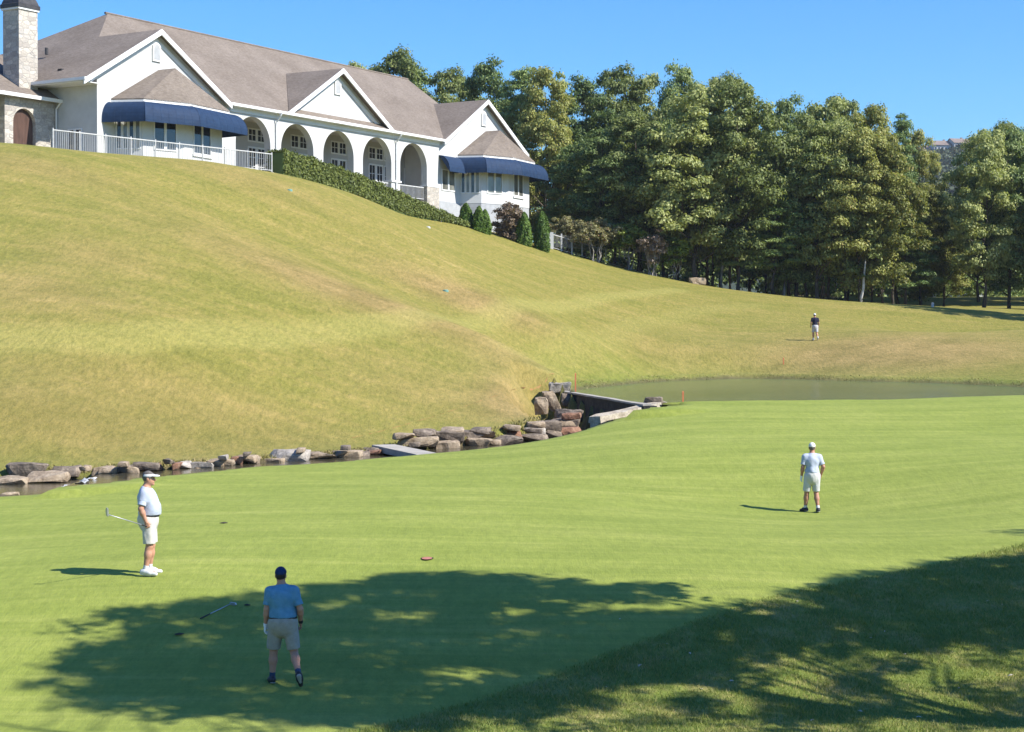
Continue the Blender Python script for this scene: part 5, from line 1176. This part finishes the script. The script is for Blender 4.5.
# ------------------------------------------------------------------ people: bodies from smooth distance fields
import openvdb
def sdf_mesh(prims, h, cuts=(), name='m'):
    lo = np.full(3, 1e9); hi = -lo
    for p in prims:
        if p[0] == 'c': 
            for q, r_ in ((p[1], p[3]), (p[2], p[4])): lo = np.minimum(lo, np.array(q)-r_); hi = np.maximum(hi, np.array(q)+r_)
        else: m_ = max(p[2]); lo = np.minimum(lo, np.array(p[1])-m_); hi = np.maximum(hi, np.array(p[1])+m_)
    lo -= 4*h; hi += 4*h; n = np.ceil((hi-lo)/h).astype(int)+1
    G = np.full(n, .15, np.float32)
    for p in prims:
        k = p[-1]
        if p[0] == 'c':
            a, b, ra, rb = np.array(p[1],float), np.array(p[2],float), p[3], p[4]; l_ = np.minimum(a-ra, b-rb); u_ = np.maximum(a+ra, b+rb)
        else: c = np.array(p[1],float); rad = np.array(p[2],float); m_ = rad.max(); l_ = c-m_; u_ = c+m_
        i0 = np.maximum(0, np.floor((l_-lo-.06-k)/h).astype(int)); i1 = np.minimum(n, np.ceil((u_-lo+.06+k)/h).astype(int)+1)
        X = np.meshgrid(*[lo[q]+h*np.arange(i0[q], i1[q]) for q in range(3)], indexing='ij'); X = np.stack(X, -1)
        if p[0] == 'c':
            ab = b-a; t = np.clip(((X-a) @ ab)/max(ab @ ab, 1e-12), 0, 1); d = np.linalg.norm(X-a-t[..., None]*ab, axis=-1)-(ra+(rb-ra)*t)
        else:
            Y = X-c
            if len(p) > 4: Y = Y @ np.array(p[3])
            q = Y/rad; l2 = np.linalg.norm(q, axis=-1); l3 = np.linalg.norm(q/rad, axis=-1); d = l2*(l2-1)/np.maximum(l3, 1e-6)
        s = G[i0[0]:i1[0], i0[1]:i1[1], i0[2]:i1[2]]; kk = max(k, 1e-4)
        hh = np.maximum(kk-np.abs(s-d), 0)/kk
        s[...] = np.minimum(s, d)-hh*hh*kk*.25
    if len(cuts):
        X = np.stack(np.meshgrid(*[lo[q]+h*np.arange(n[q]) for q in range(3)], indexing='ij'), -1)
        for cu in cuts:
            G = np.maximum(G, cu(X)) if callable(cu) else np.maximum(G, (X-np.array(cu[0])) @ (np.array(cu[1])/np.linalg.norm(cu[1])))
    G = np.minimum(G, .15).astype(np.float32)
    grid = openvdb.FloatGrid(.15); grid.copyFromArray(G)
    v, q = grid.convertToQuads(0.0)
    return v*h+lo, np.asarray(q)[:, ::-1]
def C_(a, b, ra, rb=None, k=.03): return ('c', tuple(a), tuple(b), ra, ra if rb is None else rb, k)
def E_(c, r_, k=.03, rot=None): return ('e', tuple(c), tuple(r_), k) if rot is None else ('e', tuple(c), tuple(r_), rot, k)
def lerp(a, b, t): return tuple(np.array(a)*(1-t)+np.array(b)*t)
def wrinkle(V, amp, fr, sd):
    V = V.copy(); ax = V[:, :2].mean(0); zmin, zmax = V[:, 2].min(), V[:, 2].max()
    for i in range(len(V)):
        p = V[i]; q = Vector((p[0]*fr[0]+sd, p[1]*fr[1], p[2]*fr[2]+2.5*p[0])); k = mnoise.noise(q)+.5*mnoise.noise(q*2.1)
        d = p[:2]-ax; d = d/(np.hypot(*d)+1e-6); V[i, :2] += d*amp*(k+.55)*min(1, (zmax-p[2])/.05)
    return V
def hand(wrist, d, pn, side, curl=.5):
    d = np.array(d, float); d /= np.linalg.norm(d); pn = np.array(pn, float); pn -= d*(pn @ d); pn /= np.linalg.norm(pn); s = np.cross(d, pn)*side
    wrist = np.array(wrist, float); out = []
    offs = [-.031,-.011,.010,.030]; lens = [(.030,.022),(.037,.027),(.040,.029),(.036,.026)]        # little ... index
    for o_, l_ in zip(offs, lens):
        kn = wrist+d*.088+s*o_; out.append(C_(wrist+d*.012+s*o_*.7, kn, .0155, .0125, .018))
        c1 = curl; v1 = d*math.cos(c1)+pn*math.sin(c1); m_ = kn+v1*l_[0]; c2 = curl*2.1; v2 = d*math.cos(c2)+pn*math.sin(c2); e = m_+v2*l_[1]
        out.append(C_(kn, m_, .0100, .0090, .004)); out.append(C_(m_, e, .0088, .0076, .003))
    tb = wrist+d*.028+s*.026; tm = tb+(d*.62+s*.62+pn*.35)*.040; te = tm+(d*.80+s*.12+pn*.50)*.032
    out += [C_(wrist+d*.01+s*.012, tb, .017, .015, .015), C_(tb, tm, .0125, .0105, .006), C_(tm, te, .0103, .0085, .004)]
    return out
def person(loc, rz, H_, J, label, shirt, shorts, headgear, gloves=(), build=1.0, belly=0., belt='rubber', shoe=('shoe_white','shoe_white'), hair='hair_grey', skin='skin', sock='sock_white', watch=False, curl=(.5,.5), shirt_len=0., palm=None):
    root = empty('person', loc, rz, label, 'person')
    sc_ = H_/1.78
    j = {k: np.array(v, float) for k, v in J.items()}
    B = []
    w_ = build
    # legs
    for sd in ('l', 'r'):
        hp_, kn, an, to = j['hip_'+sd], j['knee_'+sd], j['ankle_'+sd], j['toe_'+sd]
        B += [C_(hp_, kn, .088*w_, .058, .05), C_(kn, lerp(kn, an, .35), .056, .060, .03), C_(lerp(kn, an, .32), an, .060, .037, .04), C_(lerp(kn, an, .12)+(np.array(j['calf_'+sd]) if 'calf_'+sd in j else np.array((0,-.018,0))), lerp(kn, an, .42), .046, .040, .03)]
        B += [C_(an, to, .036, .030, .03)]
    pel, che, nk = j['pelvis'], j['chest'], j['neck']
    B += [E_(pel, (.165*w_, .115*w_, .13), .05), C_(pel, che, .125*w_, .135*w_, .08), E_(che, (.175*w_, .115*w_, .17), .06)]
    B += [C_(j['sh_l'], nk-np.array([0,0,.045]), .055, .062, .06), C_(j['sh_r'], nk-np.array([0,0,.045]), .055, .062, .06), C_(lerp(j['sh_l'], j['sh_r'], .5), nk, .075, .058, .06)]
    hd = j['head']; yaw = J.get('yaw', 0.0); Rz = np.array([[math.cos(yaw), -math.sin(yaw), 0],[math.sin(yaw), math.cos(yaw), 0],[0,0,1]])
    hp = lambda x, y, z: tuple(hd+Rz @ np.array([x, y, z]))
    B += [C_(nk, hp(0,-.02,-.05), .058, .054, .03), E_(hp(0,-.008,.02), (.076,.094,.100), .03, Rz), E_(hp(0,.025,-.055), (.058,.066,.066), .04, Rz),
          C_(hp(0,.086,.005), hp(0,.112,-.03), .010, .016, .015), C_(hp(-.025,.088,.022), hp(.025,.088,.022), .011, .011, .02), C_(hp(-.02,.084,-.062), hp(.02,.084,-.062), .010, .010, .014), E_(hp(0,.075,-.10), (.026,.022,.022), .02, Rz),
          E_(hp(.078,-.008,-.01), (.011,.022,.033), .01, Rz), E_(hp(-.078,-.008,-.01), (.011,.022,.033), .01, Rz)]
    for sd, s in (('l', -1), ('r', 1)):
        sh, el, wr_ = j['sh_'+sd], j['elb_'+sd], j['wri_'+sd]
        B += [C_(sh, el, .054, .043, .04), C_(el, lerp(el, wr_, .3), .043, .045, .03), C_(lerp(el, wr_, .28), wr_, .045, .028, .03)]
        pn = palm[sd] if palm else (-s, 0, 0)
        hdv = J.get('hand_'+sd, tuple(np.array(wr_)-np.array(el)))
        hs = hand(wr_, hdv, pn, (1 if np.dot(np.cross(np.array(hdv, float), np.array(pn, float)), (0,1,0)) > 0 else -1), curl[0 if sd == 'l' else 1])
        B += hs
        if sd in gloves:
            gp = [(p[0], p[1], p[2], p[3]+.0035, p[4]+.0035, p[5]) for p in hs]+[C_(np.array(wr_)-np.array(hdv)/np.linalg.norm(hdv)*.02, wr_, .034, .032, .01)]
            V, Q = sdf_mesh(gp, .006); mesh_quads('glove', V*sc_, Q, MT['glove_white'], root, True)
        if watch and sd == 'r':
            V, Q = sdf_mesh([C_(lerp(el, wr_, .86), lerp(el, wr_, .95), .037, .035, .01)], .007); mesh_quads('watch', V*sc_, Q, MT['rubber'], root, True)
    if belly: B += [E_(pel*.45+che*.55+np.array([0,.04+.03*belly,.06]), (.135*w_, .075+.05*belly, .14), .08)]
    V, Q = sdf_mesh(B, .0075); mesh_quads('body', V*sc_, Q, MT[skin], root, True)
    for s in (-1, 1):
        V, Q = sdf_mesh([E_(hp(s*.031,.081,.003), (.012,.010,.0075), .002, Rz)], .0035); mesh_quads('eye', V*sc_, Q, MT['eye'], root, True)
    # shirt
    S = [E_(pel+np.array([0,0,.06]), (.180*w_, .135*w_, .15), .05), C_(pel+np.array([0,0,.05]), che, .142*w_, .150*w_, .08), E_(che, (.192*w_, .132*w_, .185), .06), C_(j['sh_l']+np.array([.01,0,-.01]), nk-np.array([0,0,.05]), .068, .074, .06), C_(j['sh_r']+np.array([-.01,0,-.01]), nk-np.array([0,0,.05]), .068, .074, .06), C_(lerp(j['sh_l'], j['sh_r'], .5), nk, .085, .066, .05)]
    if belly: S += [E_(pel*.45+che*.55+np.array([0,.05+.03*belly,-.02]), (.170*w_, .118+.05*belly, .175), .08)]
    waist = pel[2]+.075-shirt_len
    nd = (hd-nk)/np.linalg.norm(hd-nk)
    V, Q = sdf_mesh(S+[C_(j['sh_l'], lerp(j['sh_l'], j['elb_l'], .45), .066, .068, .06), C_(j['sh_r'], lerp(j['sh_r'], j['elb_r'], .45), .066, .068, .06)], .009, [((0,0,waist),(0,0,-1)), (nk+nd*.012, nd)])
    V = wrinkle(V, .013, (7,7,4.5), 1.0)
    sh_o = mesh_quads('shirt', V*sc_, Q, MT[shirt], root, True)
    for sd in ('l', 'r'):
        a, b = j['sh_'+sd], j['elb_'+sd]; d = (b-a)/np.linalg.norm(b-a)
        V, Q = sdf_mesh([C_(lerp(a, b, .1), lerp(a, b, .95), .064, .076, .02)], .009, [(lerp(a, b, .80), d)]); mesh_quads('sleeve', V*sc_, Q, MT[shirt], sh_o, True)
    V, Q = sdf_mesh([C_(nk-nd*.01, nk+nd*.03, .072, .064, .01)], .008, [(nk+nd*.028, nd), (nk-nd*.02, -nd)]); mesh_quads('collar', V*sc_, Q, MT[shirt], sh_o, True)
    # shorts: seat and two loose legs
    T = [E_(pel+np.array([0,-.01,-.01]), (.186*w_, .155*w_+.012*belly, .23), .05)]
    cuts = [((0,0,waist+.004),(0,0,1))]
    for sd in ('l', 'r'):
        hp_, kn = j['hip_'+sd], j['knee_'+sd]; T += [C_(hp_, lerp(hp_, kn, .97), .105*w_, .092*w_, .035)]
    def legcut(X):
        out = np.full(X.shape[:-1], -1.0)
        dl = None
        for sd in ('l', 'r'):
            hp_, kn = j['hip_'+sd], j['knee_'+sd]; d = (kn-hp_)/np.linalg.norm(kn-hp_); p = (X-(hp_+(kn-hp_)*.90)) @ d
            side_ = np.linalg.norm(X-(hp_+(kn-hp_)*.9), axis=-1); dl = (p, side_) if dl is None else (np.where(side_ < dl[1], p, dl[0]), None)
        return dl[0]
    V, Q = sdf_mesh(T, .009, cuts+[legcut]); V = wrinkle(V, .012, (9,9,3.5), 5.0); mesh_quads('shorts', V*sc_, Q, MT[shorts], root, True)
    V, Q = sdf_mesh([E_(pel+np.array([0,.012*belly,.03]), (.190*w_, .158*w_+.016*belly, .26), .05)], .008, [((0,0,waist+.012),(0,0,1)), ((0,0,waist-.028),(0,0,-1))]); mesh_quads('belt', V*sc_, Q, MT[belt], root, True)
    # socks and shoes
    for i, sd in enumerate(('l', 'r')):
        an, to, kn = j['ankle_'+sd], j['toe_'+sd], j['knee_'+sd]; up = (kn-an)/np.linalg.norm(kn-an); f = (to-an); f /= np.linalg.norm(f)
        V, Q = sdf_mesh([C_(an, an+up*.10, .043, .046, .01)], .008, [(an+up*.095, up)]); mesh_quads('sock', V*sc_, Q, MT[sock], root, True)
        sd_ = np.cross(f, up); dn = np.cross(sd_, f); dn = dn if dn @ up < 0 else -dn
        heel = an-f*.045+dn*.028; toe = to+dn*.008
        V, Q = sdf_mesh([C_(heel, lerp(heel, toe, .6), .045, .047, .02), C_(lerp(heel, toe, .55), toe+f*.02, .047, .036, .02), C_(an, lerp(an, toe, .45), .048, .040, .04)], .008, [(heel+dn*.042, dn)])
        so_ = mesh_quads('shoe', V*sc_, Q, MT[shoe[i]], root, True)
        V, Q = sdf_mesh([C_(heel+dn*.01, toe+f*.02+dn*.01, .050, .044, .02)], .008, [(heel+dn*.056, dn), (heel+dn*.038, -dn)]); mesh_quads('sole', V*sc_, Q, MT['sole_'+shoe[i][5:]], so_, True)
    # hair and headgear
    hc = [((hp(0,.035,.0)), tuple(Rz @ np.array([0,1,-.35]))), (hp(0,0,-.075), (0,0,-1))]
    if headgear[0] == 'visor':
        V, Q = sdf_mesh([E_(hp(0,-.014,.028), (.085,.100,.106), .01, Rz)], .007, [(hp(0,.06,.02), tuple(Rz @ np.array([0,1,-.45]))), (hp(0,0,-.07), (0,0,-1))]); mesh_quads('hair', V*sc_, Q, MT[hair], root, True)
        V, Q = sdf_mesh([E_(hp(0,-.006,.028), (.090,.106,.104), .01, Rz)], .006, [(hp(0,0,.075), (0,.0,1)), (hp(0,0,.035), (0,0,-1))]); vo = mesh_quads('visor', V*sc_, Q, MT[headgear[1]], root, True)
        V, Q = sdf_mesh([E_(hp(0,.105,.040), (.082,.085,.026), .01, Rz)], .006, [(hp(0,.05,.036), (0,0,-1)), (hp(0,.065,0), tuple(Rz @ np.array([0,-1,0])))]); mesh_quads('brim', V*sc_, Q, MT[headgear[1]], vo, True)
    else:
        V, Q = sdf_mesh([E_(hp(0,-.014,.014), (.081,.098,.100), .01, Rz)], .007, hc); mesh_quads('hair', V*sc_, Q, MT[hair], root, True)
        V, Q = sdf_mesh([E_(hp(0,-.008,.035), (.088,.106,.098), .01, Rz)], .006, [(hp(0,0,.030), tuple(Rz @ np.array([0,.12,-1])))]); vo = mesh_quads('cap', V*sc_, Q, MT[headgear[1]], root, True)
        V, Q = sdf_mesh([E_(hp(0,.105,.045), (.076,.080,.022), .01, Rz)], .006, [(hp(0,.05,.042), (0,0,-1)), (hp(0,.06,0), tuple(Rz @ np.array([0,-1,0])))]); mesh_quads('brim', V*sc_, Q, MT[headgear[1]], vo, True)
    return root, j, sc_
def M_cloth(name, ca, cb, sc=14): return M_noise(name, ca, cb, sc, .9, .5, 9, .02, spec=.15)
MT['skin'] = M_noise('skin', (.40,.20,.125), (.47,.25,.165), 6, .55); MT['skin_tan'] = M_noise('skin_tan', (.36,.175,.11), (.43,.22,.145), 6, .55)
MT['eye'] = M_noise('eye', (.03,.02,.015), (.10,.08,.07), 120, .2)
MT['polo_white'] = M_cloth('polo_white', (.37,.41,.50), (.43,.47,.55)); MT['polo_blue'] = M_cloth('polo_blue', (.095,.235,.33), (.13,.29,.40)); MT['polo_navy'] = M_cloth('polo_navy', (.012,.013,.028), (.02,.02,.04))
MT['shorts_cream'] = M_cloth('shorts_cream', (.46,.44,.39), (.52,.50,.45)); MT['shorts_khaki'] = M_cloth('shorts_khaki', (.29,.27,.225), (.36,.335,.28)); MT['shorts_white'] = M_cloth('shorts_white', (.48,.48,.46), (.54,.54,.52)); MT['shorts_grey'] = M_cloth('shorts_grey', (.42,.41,.42), (.5,.49,.5))
MT['cap_navy'] = M_cloth('cap_navy', (.012,.030,.085), (.02,.042,.115)); MT['cap_white'] = M_cloth('cap_white', (.56,.56,.54), (.62,.62,.60)); MT['glove_white'] = M_cloth('glove_white', (.72,.73,.74), (.8,.8,.8))
MT['shoe_white'] = M_noise('shoe_white', (.52,.52,.52), (.60,.60,.60), 9, .5); MT['shoe_black'] = M_noise('shoe_black', (.018,.018,.022), (.035,.035,.04), 9, .5)
MT['sole_white'] = M_noise('sole_white', (.6,.6,.58), (.7,.7,.68), 9, .7); MT['sole_black'] = M_noise('sole_black', (.30,.30,.30), (.42,.42,.42), 9, .7)
MT['sock_white'] = M_cloth('sock_white', (.52,.52,.52), (.60,.60,.60)); MT['sock_navy'] = M_cloth('sock_navy', (.03,.05,.09), (.05,.07,.12))
MT['hair_grey'] = M_noise('hair_grey', (.05,.04,.035), (.16,.145,.13), 60, .7); MT['hair_dark'] = M_noise('hair_dark', (.015,.011,.009), (.04,.03,.025), 60, .6)
# 1: golfer in a visor, seen in profile (faces the right of the picture)
g1 = ground_at(149.5, 575.5)
J1 = dict(pelvis=(0,-.01,.96), chest=(0,-.035,1.31), neck=(0,-.05,1.50), head=(0,-.005,1.655), sh_l=(-.17,-.05,1.42), sh_r=(.17,-.065,1.42),
 hip_l=(-.095,.0,.93), knee_l=(-.115,.03,.50), ankle_l=(-.13,-.01,.085), toe_l=(-.155,.155,.045), hip_r=(.095,.0,.93), knee_r=(.11,.01,.50), ankle_r=(.12,-.06,.085), toe_r=(.165,.10,.045),
 elb_l=(-.235,-.09,1.16), wri_l=(-.235,-.02,.91), elb_r=(.24,-.12,1.155), wri_r=(.225,-.03,.925), hand_r=(-.02,.06,-.20), yaw=-.12)
pr1, j1, s1 = person(tuple(g1), -math.pi/2+.12, 1.86, J1, 'stout golfer in white polo, cream shorts and white visor, standing in profile', 'polo_white', 'shorts_cream', ('visor','cap_white'), build=1.06, belly=.62, shoe=('shoe_white','shoe_white'), curl=(.6,.95))
# 2: golfer walking away in blue
g2 = ground_at(283, 685.5)
J2 = dict(pelvis=(.005,0,.945), chest=(-.012,.03,1.30), neck=(-.02,.055,1.49), head=(-.035,.085,1.64), sh_l=(-.192,.05,1.405), sh_r=(.158,.02,1.42),
 hip_l=(-.095,.0,.92), knee_l=(-.145,.08,.50), ankle_l=(-.165,.06,.085), toe_l=(-.215,.215,.045), hip_r=(.095,-.01,.92), knee_r=(.165,-.01,.50), ankle_r=(.255,-.30,.20), toe_r=(.275,-.20,.055),
 elb_l=(-.240,.02,1.14), wri_l=(-.265,.08,.885), elb_r=(.262,-.03,1.14), wri_r=(.262,.11,.915), yaw=-.08)
person(tuple(g2), .06, 1.74, J2, 'golfer in blue polo, khaki shorts and navy cap walking away in the shade', 'polo_blue', 'shorts_khaki', ('cap','cap_navy'), gloves=('l',), build=1.12, belly=.5, shoe=('shoe_black','shoe_black'), hair='hair_dark', skin='skin', sock='sock_navy', watch=True, curl=(.45,.6))
# 3: golfer in white seen from behind on the far side of the green
g3 = ground_at(812, 512.5)
J3 = dict(pelvis=(.0,0,.945), chest=(.01,.03,1.30), neck=(.015,.055,1.485), head=(.02,.085,1.64), sh_l=(-.165,.05,1.415), sh_r=(.170,.01,1.41),
 hip_l=(-.09,.0,.92), knee_l=(-.12,.07,.50), ankle_l=(-.14,.12,.085), toe_l=(-.21,.255,.045), hip_r=(.09,-.01,.92), knee_r=(.11,.02,.495), ankle_r=(.13,-.10,.09), toe_r=(.16,.06,.045),
 elb_l=(-.235,.02,1.15), wri_l=(-.250,.10,.90), elb_r=(.275,-.045,1.16), wri_r=(.255,.09,.94), yaw=-.35)
person(tuple(g3), .1, 1.78, J3, 'golfer in white polo and white cap seen from behind on the sunlit far green', 'polo_white', 'shorts_white', ('cap','cap_white'), gloves=('l',), build=1.0, shoe=('shoe_black','shoe_black'), hair='hair_grey', skin='skin_tan', curl=(.5,.8), belt='shorts_white')
# 4: distant golfer on the slope beyond the pond
g4 = ground_at(815, 340.5, 100, 150)
J4 = dict(pelvis=(0,0,.945), chest=(0,.03,1.30), neck=(0,.055,1.485), head=(.0,.085,1.64), sh_l=(-.168,.03,1.415), sh_r=(.168,.03,1.415),
 hip_l=(-.09,.0,.92), knee_l=(-.09,.10,.50), ankle_l=(-.08,.10,.085), toe_l=(-.09,.255,.045), hip_r=(.09,-.01,.92), knee_r=(.10,-.03,.50), ankle_r=(.11,-.26,.17), toe_r=(.12,-.14,.05),
 elb_l=(-.25,.0,1.165), wri_l=(-.26,.10,.92), elb_r=(.26,.0,1.165), wri_r=(.27,.12,.93), yaw=-.2)
person(tuple(g4), .15, 1.76, J4, 'distant golfer in dark navy shirt walking on the lawn slope beyond the pond', 'polo_navy', 'shorts_grey', ('cap','cap_white'), build=1.02, hair='hair_grey', curl=(.5,.5))
# club held by the golfer in the visor: grip in his right hand, shaft trailing behind him
Mx = Matrix.Translation(g1) @ Matrix.Rotation(-math.pi/2+.12, 4, 'Z')
hw = Vector(j1['wri_r'])*s1+Vector((-.025,.035,-.085)); gp = Mx @ hw
tip = at(108, 514.5, 30.4)
putter('iron', Vector(gp)+(Vector(gp)-Vector(tip)).normalized()*.10, tip, 'golf club held behind by the golfer in the visor, head pointing left', (0,-.2,1))
